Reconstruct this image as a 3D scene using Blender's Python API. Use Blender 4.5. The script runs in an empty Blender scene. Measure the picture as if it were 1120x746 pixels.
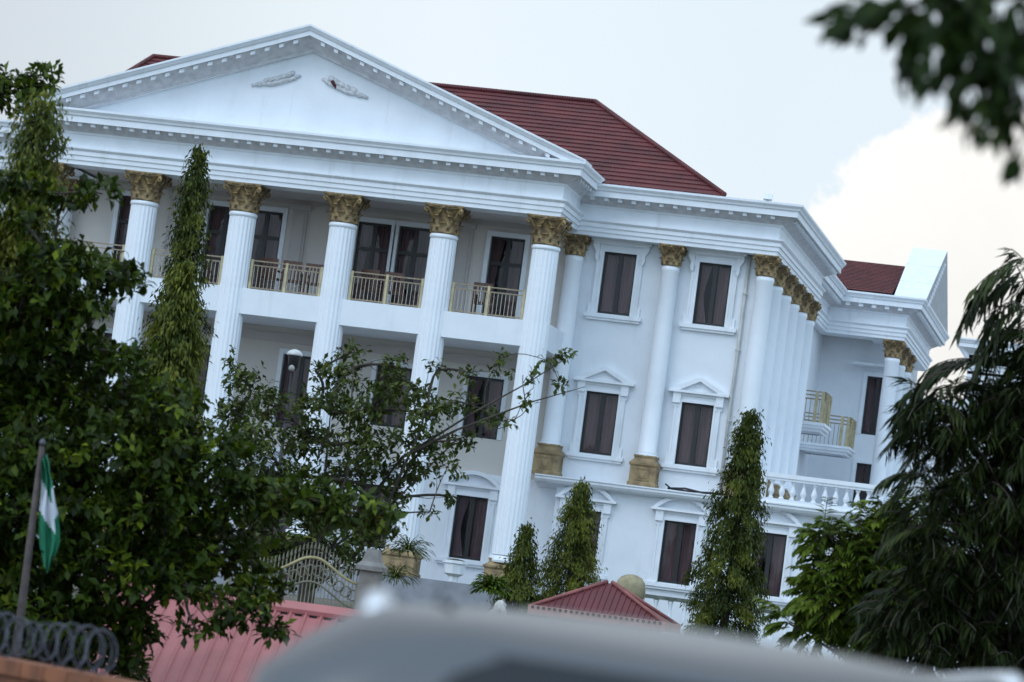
import bpy, math, random
import numpy as np
from mathutils import Matrix, Vector

random.seed(7)
rng = np.random.default_rng(11)
SC = bpy.context.scene
COL = SC.collection

# ------------------------------------------------------------------ camera
FPX = 4000.0                      # focal length in pixels of a 1120 px wide frame
YAW, PITCH, ROLL = -0.1924528515, 0.0780537123, 0.1304637281
CAM = np.array([11.5902, -101.8888, 3.0316])
_f = np.array([math.sin(YAW)*math.cos(PITCH), math.cos(YAW)*math.cos(PITCH), math.sin(PITCH)])
_r = np.array([math.cos(YAW), -math.sin(YAW), 0.0])
_u = np.cross(_r, _f)
_r, _u = _r*math.cos(ROLL)+_u*math.sin(ROLL), -_r*math.sin(ROLL)+_u*math.cos(ROLL)
cd = bpy.data.cameras.new("camera")
cam = bpy.data.objects.new("camera", cd)
COL.objects.link(cam)
m = Matrix(((_r[0], _u[0], -_f[0], CAM[0]), (_r[1], _u[1], -_f[1], CAM[1]), (_r[2], _u[2], -_f[2], CAM[2]), (0, 0, 0, 1)))
cam.matrix_world = m
cd.sensor_width = 36.0
cd.lens = FPX*36.0/1120.0
cd.clip_start = 0.3
cd.clip_end = 5000
cd.dof.use_dof = True
cd.dof.focus_distance = 84.0
cd.dof.aperture_fstop = 2.9
SC.camera = cam

def at(px, py, d):
    "a place in the world at distance d, measured in the survey of the photograph"
    return CAM + (_f + _r*(px-560)/FPX - _u*(py-373)/FPX)*d

# ------------------------------------------------------------------ light, sky, exposure
SUN_EL, SUN_AZ = math.radians(48), math.radians(208)      # azimuth clockwise from +Y
sdir = np.array([math.sin(SUN_AZ)*math.cos(SUN_EL), math.cos(SUN_AZ)*math.cos(SUN_EL), math.sin(SUN_EL)])
sl = bpy.data.lights.new("sun", 'SUN')
sl.energy = 0.6
sl.angle = math.radians(35)
sl.color = (1.0, 0.98, 0.96)
so = bpy.data.objects.new("sun", sl)
COL.objects.link(so)
so.rotation_euler = Vector(sdir).to_track_quat('Z', 'Y').to_euler()

W = bpy.data.worlds.new("World")
SC.world = W
W.use_nodes = True
nt = W.node_tree
for n in list(nt.nodes): nt.nodes.remove(n)
def N(t, **k):
    n = nt.nodes.new(t)
    for a, b in k.items(): setattr(n, a, b)
    return n
out = N('ShaderNodeOutputWorld')
bg = N('ShaderNodeBackground'); bg.inputs['Strength'].default_value = 0.14
sky = N('ShaderNodeTexSky', sky_type='NISHITA')
sky.sun_disc = False
sky.sun_elevation = SUN_EL
sky.sun_rotation = SUN_AZ
sky.air_density = 1.0; sky.dust_density = 1.6; sky.ozone_density = 1.6
tc = N('ShaderNodeTexCoord')
def vmath(op, a, b=None):
    n = N('ShaderNodeVectorMath', operation=op)
    nt.links.new(a, n.inputs[0])
    if b is not None:
        if isinstance(b, tuple): n.inputs[1].default_value = b
        else: nt.links.new(b, n.inputs[1])
    return n
def smath(op, a, b=None, c=None, clamp=False):
    n = N('ShaderNodeMath', operation=op); n.use_clamp = clamp
    for i, x in enumerate((a, b, c)):
        if x is None: continue
        if isinstance(x, (int, float)): n.inputs[i].default_value = x
        else: nt.links.new(x, n.inputs[i])
    return n.outputs[0]
# thin high veil over the whole sky
veil_noise = N('ShaderNodeTexNoise'); veil_noise.inputs['Scale'].default_value = 3.0; veil_noise.inputs['Detail'].default_value = 5
nt.links.new(tc.outputs['Generated'], veil_noise.inputs['Vector'])
vr = N('ShaderNodeMapRange'); vr.inputs['From Min'].default_value = .35; vr.inputs['From Max'].default_value = .7
vr.inputs['To Min'].default_value = .66; vr.inputs['To Max'].default_value = .84
nt.links.new(veil_noise.outputs['Fac'], vr.inputs['Value'])
mix1 = N('ShaderNodeMix', data_type='RGBA')
# the veil is thick ahead (low, northwards) and thin behind the viewer, where the sky is bluer
sep = N('ShaderNodeSeparateXYZ'); nt.links.new(tc.outputs['Generated'], sep.inputs[0])
fw = N('ShaderNodeMapRange', interpolation_type='SMOOTHSTEP'); fw.inputs['From Min'].default_value = -.25; fw.inputs['From Max'].default_value = .75
fw.inputs['To Min'].default_value = .85; fw.inputs['To Max'].default_value = 1.15
nt.links.new(sep.outputs['Y'], fw.inputs['Value'])
nt.links.new(smath('MULTIPLY', vr.outputs['Result'], fw.outputs['Result'], clamp=True), mix1.inputs['Factor'])
nt.links.new(sky.outputs['Color'], mix1.inputs['A'])
vc = N('ShaderNodeMix', data_type='RGBA'); nt.links.new(fw.outputs['Result'], vc.inputs['Factor'])
fw2 = N('ShaderNodeMapRange', interpolation_type='SMOOTHSTEP'); fw2.inputs['From Min'].default_value = -.25; fw2.inputs['From Max'].default_value = .75
nt.links.new(sep.outputs['Y'], fw2.inputs['Value']); nt.links.new(fw2.outputs['Result'], vc.inputs['Factor'])
vc.inputs['A'].default_value = (8.9, 12.3, 15.7, 1)
# paler towards the cloud on the right, greyer on the left
lr = N('ShaderNodeMapRange', interpolation_type='SMOOTHSTEP'); lr.inputs['From Min'].default_value = -.36; lr.inputs['From Max'].default_value = -.20
nt.links.new(sep.outputs['X'], lr.inputs['Value'])
vf = N('ShaderNodeMix', data_type='RGBA'); nt.links.new(lr.outputs['Result'], vf.inputs['Factor'])
vf.inputs['A'].default_value = (4.7, 5.15, 5.55, 1); vf.inputs['B'].default_value = (6.4, 7.0, 7.4, 1)
nt.links.new(vf.outputs['Result'], vc.inputs['B'])
nt.links.new(vc.outputs['Result'], mix1.inputs['B'])
# one bright cumulus low over the right of the building
cdir = at(1078, 388, 1.0) - CAM; cdir = cdir/np.linalg.norm(cdir)
cn = N('ShaderNodeTexNoise'); cn.inputs['Scale'].default_value = 52.0; cn.inputs['Detail'].default_value = 6; cn.inputs['Roughness'].default_value = .55
nt.links.new(tc.outputs['Generated'], cn.inputs['Vector'])
dist = vmath('DISTANCE', tc.outputs['Generated'], tuple(float(x) for x in cdir)).outputs['Value']
dd = smath('ADD', dist, smath('MULTIPLY', smath('SUBTRACT', cn.outputs['Fac'], 0.5), 0.036))
mr = N('ShaderNodeMapRange', interpolation_type='SMOOTHSTEP')
mr.inputs['From Min'].default_value = .0635; mr.inputs['From Max'].default_value = .0675
mr.inputs['To Min'].default_value = 1; mr.inputs['To Max'].default_value = 0
nt.links.new(dd, mr.inputs['Value'])
cshade = N('ShaderNodeMapRange'); cshade.inputs['From Min'].default_value = .0; cshade.inputs['From Max'].default_value = .06
cshade.inputs['To Min'].default_value = .91; cshade.inputs['To Max'].default_value = 1.03
nt.links.new(dd, cshade.inputs['Value'])
ccol = vmath('SCALE', cn.outputs['Color']); 
ccol = N('ShaderNodeMix', data_type='RGBA'); ccol.inputs['Factor'].default_value = 1.0; ccol.blend_type = 'MULTIPLY'
ccol.inputs['A'].default_value = (7.2, 7.15, 6.95, 1)
comb = N('ShaderNodeCombineColor')
for k in range(3): nt.links.new(cshade.outputs['Result'], comb.inputs[k])
nt.links.new(comb.outputs['Color'], ccol.inputs['B'])
mix2 = N('ShaderNodeMix', data_type='RGBA')
nt.links.new(mr.outputs['Result'], mix2.inputs['Factor'])
nt.links.new(mix1.outputs['Result'], mix2.inputs['A'])
nt.links.new(ccol.outputs['Result'], mix2.inputs['B'])
nt.links.new(mix2.outputs['Result'], bg.inputs['Color'])
nt.links.new(bg.outputs['Background'], out.inputs['Surface'])

SC.view_settings.view_transform = 'Standard'
SC.view_settings.look = 'None'
SC.view_settings.exposure = 0.0
SC.view_settings.gamma = 1.0
SC.render.engine = 'CYCLES'
SC.cycles.max_bounces = 8
SC.cycles.transparent_max_bounces = 12

# ------------------------------------------------------------------ helpers
ORG = {None: np.zeros(3)}
def org(o): return ORG[o.name] if o is not None else np.zeros(3)

def newobj(name, data, parent=None, loc=None):
    o = bpy.data.objects.new(name, data)
    COL.objects.link(o)
    loc = org(parent) if loc is None else np.array(loc, float)
    o.parent = parent
    o.location = loc - org(parent)
    ORG[o.name] = loc
    return o

def thing(name, label, cat, loc, group=None):
    o = newobj(name, None, None, loc)
    o.empty_display_size = .3
    return tag(o, label, cat, group)

def tag(o, label, cat, group=None):
    o['label'] = label; o['category'] = cat
    if group: o['group'] = group
    return o

def copy_tree(o, parent=None, delta=(0, 0, 0), label=None):
    c = o.copy(); COL.objects.link(c)
    c.parent = parent
    if parent is None: c.location = np.array(o.location) + np.array(delta)
    ORG[c.name] = org(o) + np.array(delta)
    if label: c['label'] = label
    for ch in list(o.children): copy_tree(ch, c, delta)
    return c

class MB:
    def __init__(s): s.v = []; s.f = []; s.mi = []; s.sm = []; s.n = 0
    def add(s, verts, faces, mi=0, smooth=False):
        b = s.n
        s.v.extend([tuple(map(float, p)) for p in verts]); s.n += len(verts)
        for f in faces: s.f.append(tuple(b+i for i in f)); s.mi.append(mi); s.sm.append(smooth)
        return s
    def box(s, x0, x1, y0, y1, z0, z1, mi=0):
        x0, x1 = min(x0, x1), max(x0, x1); y0, y1 = min(y0, y1), max(y0, y1); z0, z1 = min(z0, z1), max(z0, z1)
        v = [(x, y, z) for z in (z0, z1) for y in (y0, y1) for x in (x0, x1)]
        return s.add(v, [(0, 2, 3, 1), (4, 5, 7, 6), (0, 1, 5, 4), (2, 6, 7, 3), (1, 3, 7, 5), (0, 4, 6, 2)], mi)
    def obox(s, c, ax, ay, az, mi=0):     # oriented box, half axes
        c, ax, ay, az = (np.array(q, float) for q in (c, ax, ay, az))
        v = [c+sx*ax+sy*ay+sz*az for sz in (-1, 1) for sy in (-1, 1) for sx in (-1, 1)]
        return s.add(v, [(0, 2, 3, 1), (4, 5, 7, 6), (0, 1, 5, 4), (2, 6, 7, 3), (1, 3, 7, 5), (0, 4, 6, 2)], mi)
    def lathe(s, prof, c=(0, 0, 0), n=24, mi=0, smooth=True, cap=True, rad=None):
        v = []; f = []
        for r, z in prof:
            for k in range(n):
                a = 2*math.pi*k/n
                rr = r*(rad(a) if rad else 1)
                v.append((c[0]+rr*math.cos(a), c[1]+rr*math.sin(a), c[2]+z))
        for i in range(len(prof)-1):
            for k in range(n):
                k2 = (k+1) % n
                f.append((i*n+k, i*n+k2, (i+1)*n+k2, (i+1)*n+k))
        s.add(v, f, mi, smooth)
        if cap:
            b = s.n - len(v)
            s.f.append(tuple(b+k for k in reversed(range(n)))); s.mi.append(mi); s.sm.append(False)
            t = b+(len(prof)-1)*n
            s.f.append(tuple(t+k for k in range(n))); s.mi.append(mi); s.sm.append(False)
        return s
    def tube(s, pts, rad, n=6, mi=0, smooth=True):
        pts = [np.array(p, float) for p in pts]
        if not hasattr(rad, '__len__'): rad = [rad]*len(pts)
        v = []; f = []
        ref = np.array([0.31, 0.17, 0.93])
        for i, p in enumerate(pts):
            t = pts[min(i+1, len(pts)-1)] - pts[max(i-1, 0)]
            t = t/(np.linalg.norm(t)+1e-9)
            a = np.cross(t, ref)
            if np.linalg.norm(a) < .2: a = np.cross(t, (1, 0, 0))
            a /= np.linalg.norm(a); b = np.cross(t, a)
            for k in range(n):
                q = 2*math.pi*k/n
                v.append(p+(a*math.cos(q)+b*math.sin(q))*rad[i])
        for i in range(len(pts)-1):
            for k in range(n):
                k2 = (k+1) % n
                f.append((i*n+k, i*n+k2, (i+1)*n+k2, (i+1)*n+k))
        f.append(tuple(reversed(range(n)))); f.append(tuple((len(pts)-1)*n+k for k in range(n)))
        return s.add(v, f, mi, smooth)
    def prism_xz(s, poly, y0, y1, mi=0):  # polygon in XZ (counter-clockwise seen from -Y) between two Y
        n = len(poly)
        v = [(x, y0, z) for x, z in poly]+[(x, y1, z) for x, z in poly]
        f = [tuple(range(n)), tuple(reversed(range(n, 2*n)))]
        for k in range(n):
            k2 = (k+1) % n; f.append((k2, k, n+k, n+k2))
        return s.add(v, f, mi)
    def sweep(s, prof, path, mi=0, closed=False, caps=True, seg=()):
        "profile of (outward, z) carried along a plan path of (x, y); outward is to the right of travel"
        P = [np.array(p, float) for p in path]; n = len(P); m_ = len(prof)
        v = []; f = []
        for i, p in enumerate(P):
            ds = []
            if i > 0 or closed: d = P[i]-P[i-1]; ds.append(d/np.linalg.norm(d))
            if i < n-1 or closed: d = P[(i+1) % n]-P[i]; ds.append(d/np.linalg.norm(d))
            ns = [np.array([d[1], -d[0]]) for d in ds]
            if len(ns) == 2:
                b = ns[0]+ns[1]; b = b/np.linalg.norm(b); b = b/max(.2, b@ns[0])
            else: b = ns[0]
            for o, z in prof: v.append((p[0]+b[0]*o, p[1]+b[1]*o, z))
        for i in range(n if closed else n-1):
            j = (i+1) % n
            for k in range(m_-1):
                f.append((i*m_+k, j*m_+k, j*m_+k+1, i*m_+k+1))
        nb = len(f)
        if caps and not closed:
            f.append(tuple(reversed(range(m_)))); f.append(tuple((n-1)*m_+k for k in range(m_)))
        s.add(v, f, mi)
        for q in range(nb):
            if q % (m_-1) in seg: s.mi[len(s.mi)-len(f)+q] = 1
        return s
    def mesh(s, name, mats, off=(0, 0, 0)):
        me = bpy.data.meshes.new(name)
        off = np.array(off, float)
        me.from_pydata([tuple(np.array(p)-off) for p in s.v], [], s.f)
        if not isinstance(mats, (list, tuple)): mats = [mats]
        for mm in mats: me.materials.append(mm)
        me.polygons.foreach_set('material_index', s.mi)
        me.polygons.foreach_set('use_smooth', s.sm)
        me.update()
        return me
    def build(s, name, mats, parent=None, base=None):
        "vertices are in world coordinates"
        o_ = org(parent) if parent is not None else (np.zeros(3) if base is None else np.array(base, float))
        return newobj(name, s.mesh(name, mats, o_), parent, o_)

# ------------------------------------------------------------------ materials
def mat(name, color, rough=.6, var=0.0, scale=3.0, bump=0.0, bscale=40.0, metallic=0.0, color2=None, stretch=(1, 1, 1), detail=5, spec=.5, contrast=(.35, .65), grime=None):
    mm = bpy.data.materials.new(name); mm.use_nodes = True
    t = mm.node_tree; p = t.nodes['Principled BSDF']
    p.inputs['Roughness'].default_value = rough
    p.inputs['Metallic'].default_value = metallic
    p.inputs['Specular IOR Level'].default_value = spec
    c = tuple(color)+(1,)
    p.inputs['Base Color'].default_value = c
    L = t.links.new
    if var or color2:
        co = t.nodes.new('ShaderNodeTexCoord'); mp = t.nodes.new('ShaderNodeMapping'); mp.inputs['Scale'].default_value = stretch
        nz = t.nodes.new('ShaderNodeTexNoise'); nz.inputs['Scale'].default_value = scale; nz.inputs['Detail'].default_value = detail
        L(co.outputs['Object'], mp.inputs['Vector']); L(mp.outputs['Vector'], nz.inputs['Vector'])
        r = t.nodes.new('ShaderNodeValToRGB')
        r.color_ramp.elements[0].position = contrast[0]; r.color_ramp.elements[1].position = contrast[1]
        c2 = color2 if color2 else tuple(x*(1-var) for x in color)
        r.color_ramp.elements[0].color = tuple(c2)+(1,); r.color_ramp.elements[1].color = c
        L(nz.outputs['Fac'], r.inputs['Fac'])
        last = r.outputs['Color']
        if grime:      # streaks running down the surface, with their own shape
            mp2 = t.nodes.new('ShaderNodeMapping'); mp2.inputs['Scale'].default_value = (1.6, 1.6, .22)
            n2 = t.nodes.new('ShaderNodeTexNoise'); n2.inputs['Scale'].default_value = 1.6; n2.inputs['Detail'].default_value = 7; n2.inputs['Roughness'].default_value = .65
            L(co.outputs['Object'], mp2.inputs['Vector']); L(mp2.outputs['Vector'], n2.inputs['Vector'])
            r2 = t.nodes.new('ShaderNodeMapRange'); r2.inputs['From Min'].default_value = .56; r2.inputs['From Max'].default_value = .76
            r2.inputs['To Min'].default_value = 0; r2.inputs['To Max'].default_value = grime[3]
            L(n2.outputs['Fac'], r2.inputs['Value'])
            mx = t.nodes.new('ShaderNodeMix'); mx.data_type = 'RGBA'
            L(r2.outputs['Result'], mx.inputs['Factor']); L(last, mx.inputs['A']); mx.inputs['B'].default_value = tuple(grime[:3])+(1,)
            last = mx.outputs['Result']
        L(last, p.inputs['Base Color'])
    if bump:
        co = t.nodes.new('ShaderNodeTexCoord')
        nz = t.nodes.new('ShaderNodeTexNoise'); nz.inputs['Scale'].default_value = bscale; nz.inputs['Detail'].default_value = 4
        L(co.outputs['Object'], nz.inputs['Vector'])
        b = t.nodes.new('ShaderNodeBump'); b.inputs['Strength'].default_value = bump; b.inputs['Distance'].default_value = .02
        L(nz.outputs['Fac'], b.inputs['Height']); L(b.outputs['Normal'], p.inputs['Normal'])
    return mm

WHITE = (.77, .80, .84)
M_wall = mat('white_stucco', WHITE, .75, .06, 1.2, .25, 30, grime=(.50, .50, .48, .34))
M_trim = mat('white_moulding', (.79, .82, .86), .6, .07, 2.0, .1, 30, grime=(.50, .49, .47, .42))
M_column = mat('white_column', (.80, .83, .87), .55, .04, 2.0, grime=(.6, .59, .57, .2))
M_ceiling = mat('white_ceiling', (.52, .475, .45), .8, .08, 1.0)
M_gold = mat('gilded_plaster', (.33, .23, .105), .55, 0, 6.5, .5, 18, metallic=.1, color2=(.11, .075, .042), contrast=(.36, .62))
M_pedestal = mat('gilded_stone', (.32, .23, .115), .6, 0, 4.0, .4, 18, color2=(.15, .10, .055), contrast=(.3, .6))
M_brass = mat('brass_paint', (.52, .44, .26), .4, .3, 6, metallic=.2)
M_bronze = mat('bronze_rail', (.30, .24, .16), .45, .3, 6, metallic=.2)
M_frame = mat('dark_window_frame', (.012, .010, .012), .4)
M_curtain = mat('mauve_curtain', (.42, .33, .335), .9, .35, 2.0, stretch=(3, 1, .3))
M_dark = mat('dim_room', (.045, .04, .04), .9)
M_grey = mat('grey_render', (.30, .31, .34), .8, .3, 2.0, .3, 30)
M_pipe = mat('pipe', (.55, .55, .53), .5, .2, 4)
def glass(name, tint, mixf, rough=.03):
    mm = bpy.data.materials.new(name); mm.use_nodes = True
    t = mm.node_tree; L = t.links.new
    for n in list(t.nodes): t.nodes.remove(n)
    o = t.nodes.new('ShaderNodeOutputMaterial'); mx = t.nodes.new('ShaderNodeMixShader')
    tr = t.nodes.new('ShaderNodeBsdfTransparent'); tr.inputs['Color'].default_value = tuple(tint)+(1,)
    g = t.nodes.new('ShaderNodeBsdfGlossy'); g.inputs['Roughness'].default_value = rough
    fr = t.nodes.new('ShaderNodeFresnel'); fr.inputs['IOR'].default_value = 1.45
    ml = t.nodes.new('ShaderNodeMath'); ml.operation = 'MULTIPLY'; ml.inputs[1].default_value = mixf
    L(fr.outputs['Fac'], ml.inputs[0]); L(ml.outputs[0], mx.inputs['Fac'])
    L(tr.outputs['BSDF'], mx.inputs[1]); L(g.outputs['BSDF'], mx.inputs[2]); L(mx.outputs['Shader'], o.inputs['Surface'])
    return mm
M_glass = glass('bronze_tinted_glass', (.66, .60, .62), .8)
M_carglass = glass('smoked_car_glass', (.05, .055, .06), 1.6, .03)

def roof_mat(name, c1, c2, wave=4.2, axis='X'):
    mm = mat(name, c1, .55, 0, 1.4, color2=c2, contrast=(.3, .7), spec=.35)
    t = mm.node_tree; L = t.links.new; p = t.nodes['Principled BSDF']
    co = t.nodes.new('ShaderNodeTexCoord'); wv = t.nodes.new('ShaderNodeTexWave')
    wv.bands_direction = axis; wv.inputs['Scale'].default_value = wave; wv.inputs['Distortion'].default_value = 0.0
    L(co.outputs['Object'], wv.inputs['Vector'])
    b = t.nodes.new('ShaderNodeBump'); b.inputs['Strength'].default_value = .6; b.inputs['Distance'].default_value = .03
    L(wv.outputs['Fac'], b.inputs['Height']); L(b.outputs['Normal'], p.inputs['Normal'])
    return mm
M_roof = roof_mat('maroon_tile_sheet', (.155, .036, .036), (.085, .024, .026))
M_pink = mat('faded_red_sheet', (.46, .15, .145), .5, .25, 1.2, stretch=(1, 1, 1), spec=.4, grime=(.35, .14, .13, .4))
M_kiosk = mat('maroon_sheet', (.13, .026, .03), .5, .25, 1.5, spec=.4)

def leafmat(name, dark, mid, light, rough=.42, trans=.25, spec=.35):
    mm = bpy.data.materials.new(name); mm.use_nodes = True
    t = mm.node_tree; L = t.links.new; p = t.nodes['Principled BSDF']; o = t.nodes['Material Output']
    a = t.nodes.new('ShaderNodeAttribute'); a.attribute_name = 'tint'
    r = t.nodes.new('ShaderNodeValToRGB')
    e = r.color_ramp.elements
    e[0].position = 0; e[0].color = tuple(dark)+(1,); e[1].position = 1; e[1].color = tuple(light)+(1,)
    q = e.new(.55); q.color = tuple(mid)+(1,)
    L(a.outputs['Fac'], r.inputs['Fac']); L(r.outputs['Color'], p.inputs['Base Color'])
    p.inputs['Roughness'].default_value = rough; p.inputs['Specular IOR Level'].default_value = spec
    tr = t.nodes.new('ShaderNodeBsdfTranslucent'); L(r.outputs['Color'], tr.inputs['Color'])
    mx = t.nodes.new('ShaderNodeMixShader'); mx.inputs['Fac'].default_value = trans
    L(p.outputs['BSDF'], mx.inputs[1]); L(tr.outputs['BSDF'], mx.inputs[2]); L(mx.outputs['Shader'], o.inputs['Surface'])
    return mm
M_leaf_broad = leafmat('broad_leaf', (.013, .021, .002), (.045, .075, .006), (.18, .225, .015), rough=.48, spec=.2, trans=.3)
M_leaf_small = leafmat('small_leaf', (.030, .042, .008), (.062, .084, .015), (.15, .165, .035), rough=.5, spec=.18)
M_leaf_mast = leafmat('mast_leaf', (.020, .030, .005), (.055, .072, .010), (.175, .185, .026), rough=.5, spec=.16)
M_leaf_droop = leafmat('droop_leaf', (.008, .013, .003), (.024, .036, .008), (.085, .105, .026), rough=.45, spec=.22)
M_leaf_bush = leafmat('bush_leaf', (.028, .048, .005), (.075, .120, .012), (.18, .23, .028), rough=.5, spec=.18)
M_leaf_near = leafmat('near_leaf', (.010, .020, .003), (.022, .042, .006), (.06, .09, .012), spec=.15)
M_bark = mat('bark', (.075, .06, .045), .9, .5, 8, .8, 25)

# ------------------------------------------------------------------ ground
GY = [-600, -130, -96, -86, -74, -60, -40, -25, -12, 0, 3000]
GZ = [1.2, 1.25, 1.25, 1.1, .75, .95, 1.9, 2.6, 3.15, 3.25, 3.25]
def gz(y): return float(np.interp(y, GY, GZ))
g = MB()
xs = np.concatenate([np.linspace(-1800, -80, 12), np.linspace(-70, 70, 36), np.linspace(80, 1800, 12)])
ys = np.concatenate([np.linspace(-600, -115, 8), np.linspace(-112, 60, 70), np.linspace(90, 3000, 14)])
gv = [(x, y, gz(y)) for y in ys for x in xs]
gf = [(j*len(xs)+i, j*len(xs)+i+1, (j+1)*len(xs)+i+1, (j+1)*len(xs)+i) for j in range(len(ys)-1) for i in range(len(xs)-1)]
g.add(gv, gf, 0, True)
M_ground = mat('laterite_ground', (.14, .115, .09), .95, 0, .35, .5, 8, color2=(.05, .06, .03), contrast=(.42, .6))
o = g.build('ground', M_ground); o['kind'] = 'structure'
M_asph = mat('asphalt', (.055, .055, .058), .85, .3, 2, .5, 60)
M_conc = mat('kerb_concrete', (.33, .32, .30), .85, .25, 3, .3, 30)
b = MB(); b.box(-300, 300, -110, -92.6, 1.20, 1.262); o = b.build('road', M_asph); o['kind'] = 'structure'
b = MB(); b.box(-300, 300, -92.6, -92.35, 1.1, 1.39); b.box(-300, 300, -92.35, -90.4, 1.0, 1.372); o = b.build('pavement', M_conc); o['kind'] = 'structure'

# ------------------------------------------------------------------ the mansion
PX = -14.3                                             # middle of the portico
XR, XL = -1.28, 2*PX+1.28                              # corners of the main block
man = thing('mansion', 'large white neoclassical mansion with gold column capitals, pediment and maroon roof', 'mansion', (PX, 0, 3.25))

U0, U1 = 12.23, 14.0; MI0, MI1 = 8.234, 10.0; G0, G1 = 4.88, 6.627
W1, W2, W3 = (-5.94, -4.98), (-3.2, -2.257), (-.558, .253)
W3 = (-.66, .29)

def wall_face(mb, x0, x1, z0, z1, holes, y, depth=.16, thick=.3):
    "front plane with real openings and reveals (facing -Y)"
    X = sorted({x0, x1, *[h[0] for h in holes], *[h[1] for h in holes]})
    Z = sorted({z0, z1, *[h[2] for h in holes], *[h[3] for h in holes]})
    def hole(x, z): return any(h[0] < x < h[1] and h[2] < z < h[3] for h in holes)
    for i in range(len(X)-1):
        for j in range(len(Z)-1):
            if hole((X[i]+X[i+1])/2, (Z[j]+Z[j+1])/2): continue
            mb.add([(X[i], y, Z[j]), (X[i+1], y, Z[j]), (X[i+1], y, Z[j+1]), (X[i], y, Z[j+1])], [(0, 1, 2, 3)])
    for a, b_, c, d in holes:
        y2 = y+thick
        mb.add([(a, y, c), (b_, y, c), (b_, y, d), (a, y, d), (a, y2, c), (b_, y2, c), (b_, y2, d), (a, y2, d)],
               [(0, 4, 5, 1), (1, 5, 6, 2), (2, 6, 7, 3), (3, 7, 4, 0)])

def mir(w): return (2*PX-w[1], 2*PX-w[0])
lo_off = [5.55, 2.84, 1.62]
upper_doors = [(PX+s*o_-.5, PX+s*o_+.5) for o_ in lo_off for s in (1, -1)]
mid_doors = [(PX+s*5.45-.52, PX+s*5.45+.52) for s in (1, -1)]+[(PX+s*2.75-.52, PX+s*2.75+.52) for s in (1, -1)]+[(PX-.55, PX+.55)]
grd_doors = [(PX+s*5.5-.48, PX+s*5.5+.48) for s in (1, -1)]+[(PX+s*2.7-.5, PX+s*2.7+.5) for s in (1, -1)]+[(PX-.8, PX+.8)]
holesA = []
WIN = []       # (x0, x1, z0, z1, y, kind)
for w in (W1, W2):
    for ww in (w, mir(w)):
        WIN += [(*ww, U0, U1, 0, 'upper'), (*ww, MI0, MI1, 0, 'gable')]
for a, b_ in upper_doors: WIN.append((a, b_, 11.55, 14.08, 0, 'arched'))
for a, b_ in mid_doors: WIN.append((a, b_, 7.9 if abs((a+b_)/2-PX) < .1 else 8.3, 10.03, 0, 'plain'))
for a, b_ in grd_doors: WIN.append((a, b_, 4.15 if abs((a+b_)/2-PX) < .1 else 4.83, 6.63, 0, 'round'))
for w in (W1, W2, W3):
    WIN.append((*w, G0, G1, -.44, 'round'))
    if w is not W3: WIN.append((*mir(w), G0, G1, -.44, 'round'))
WIN.append((2.1, 3.05, G0, G1, -.44, 'round'))
wl = MB()
hA = [(a, b_, c, d) for a, b_, c, d, y, k in WIN if y == 0 and c > 7]
hB = [(a, b_, c, d) for a, b_, c, d, y, k in WIN if y == 0 and c < 7]
hC = [(a, b_, c, d) for a, b_, c, d, y, k in WIN if y < 0]
pw0, pw1 = PX-7.45, PX+7.45
wall_face(wl, XL, pw0, 7.3, 14.6, [h for h in hA if h[1] < pw0], 0); wall_face(wl, pw1, XR, 7.3, 14.6, [h for h in hA if h[0] > pw1], 0)
wall_face(wl, PX-7.95, PX+7.95, 3.0, 7.3, hB, 0)
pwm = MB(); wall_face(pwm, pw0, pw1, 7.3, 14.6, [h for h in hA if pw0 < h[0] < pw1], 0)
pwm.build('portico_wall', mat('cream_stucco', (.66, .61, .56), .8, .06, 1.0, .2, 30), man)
for x0, x1 in ((PX+7.95, 9.5), (-38.5, PX-7.95)):
    wall_face(wl, x0, x1, 2.6, 7.28, [h for h in hC if x0 < h[0] < x1], -.44)
wl.add([(PX+7.95, -.44, 2.6), (PX+7.95, 0, 2.6), (PX+7.95, 0, 7.28), (PX+7.95, -.44, 7.28)], [(0, 3, 2, 1)])
wl.add([(PX-7.95, -.44, 2.6), (PX-7.95, 0, 2.6), (PX-7.95, 0, 7.28), (PX-7.95, -.44, 7.28)], [(0, 1, 2, 3)])
# flanks and back
wl.add([(XR, 0, 7.3), (XR, 11.7, 7.3), (XR, 11.7, 14.6), (XR, 0, 14.6)], [(0, 1, 2, 3)])
wl.add([(XR, 11.7, 7.3), (-1.95, 11.7, 7.3), (-1.95, 11.7, 14.6), (XR, 11.7, 14.6)], [(0, 1, 2, 3)])
wl.add([(-1.95, 11.7, 7.3), (-1.95, 23, 7.3), (-1.95, 23, 14.6), (-1.95, 11.7, 14.6)], [(0, 1, 2, 3)])
wall_face(wl, -1.95, .5, 7.3, 14.6, [(-.28, .55-.07, 8.0, 10.2), (-.28, .48, 11.2, 13.2)], 23)
wl.add([(.5, 23, 7.3), (.5, 32, 7.3), (.5, 32, 14.6), (.5, 23, 14.6)], [(0, 1, 2, 3)])
wl.add([(XL, 34, 3), (XL, 0, 3), (XL, 0, 14.6), (XL, 34, 14.6)], [(0, 1, 2, 3)])
wl.add([(.5, 34, 3), (XL, 34, 3), (XL, 34, 14.6), (.5, 34, 14.6)], [(0, 1, 2, 3)])
wl.add([(9.5, -.44, 2.6), (9.5, 38, 2.6), (9.5, 38, 7.28), (9.5, -.44, 7.28)], [(0, 1, 2, 3)])
wl.build('wall', M_wall, man)
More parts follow.
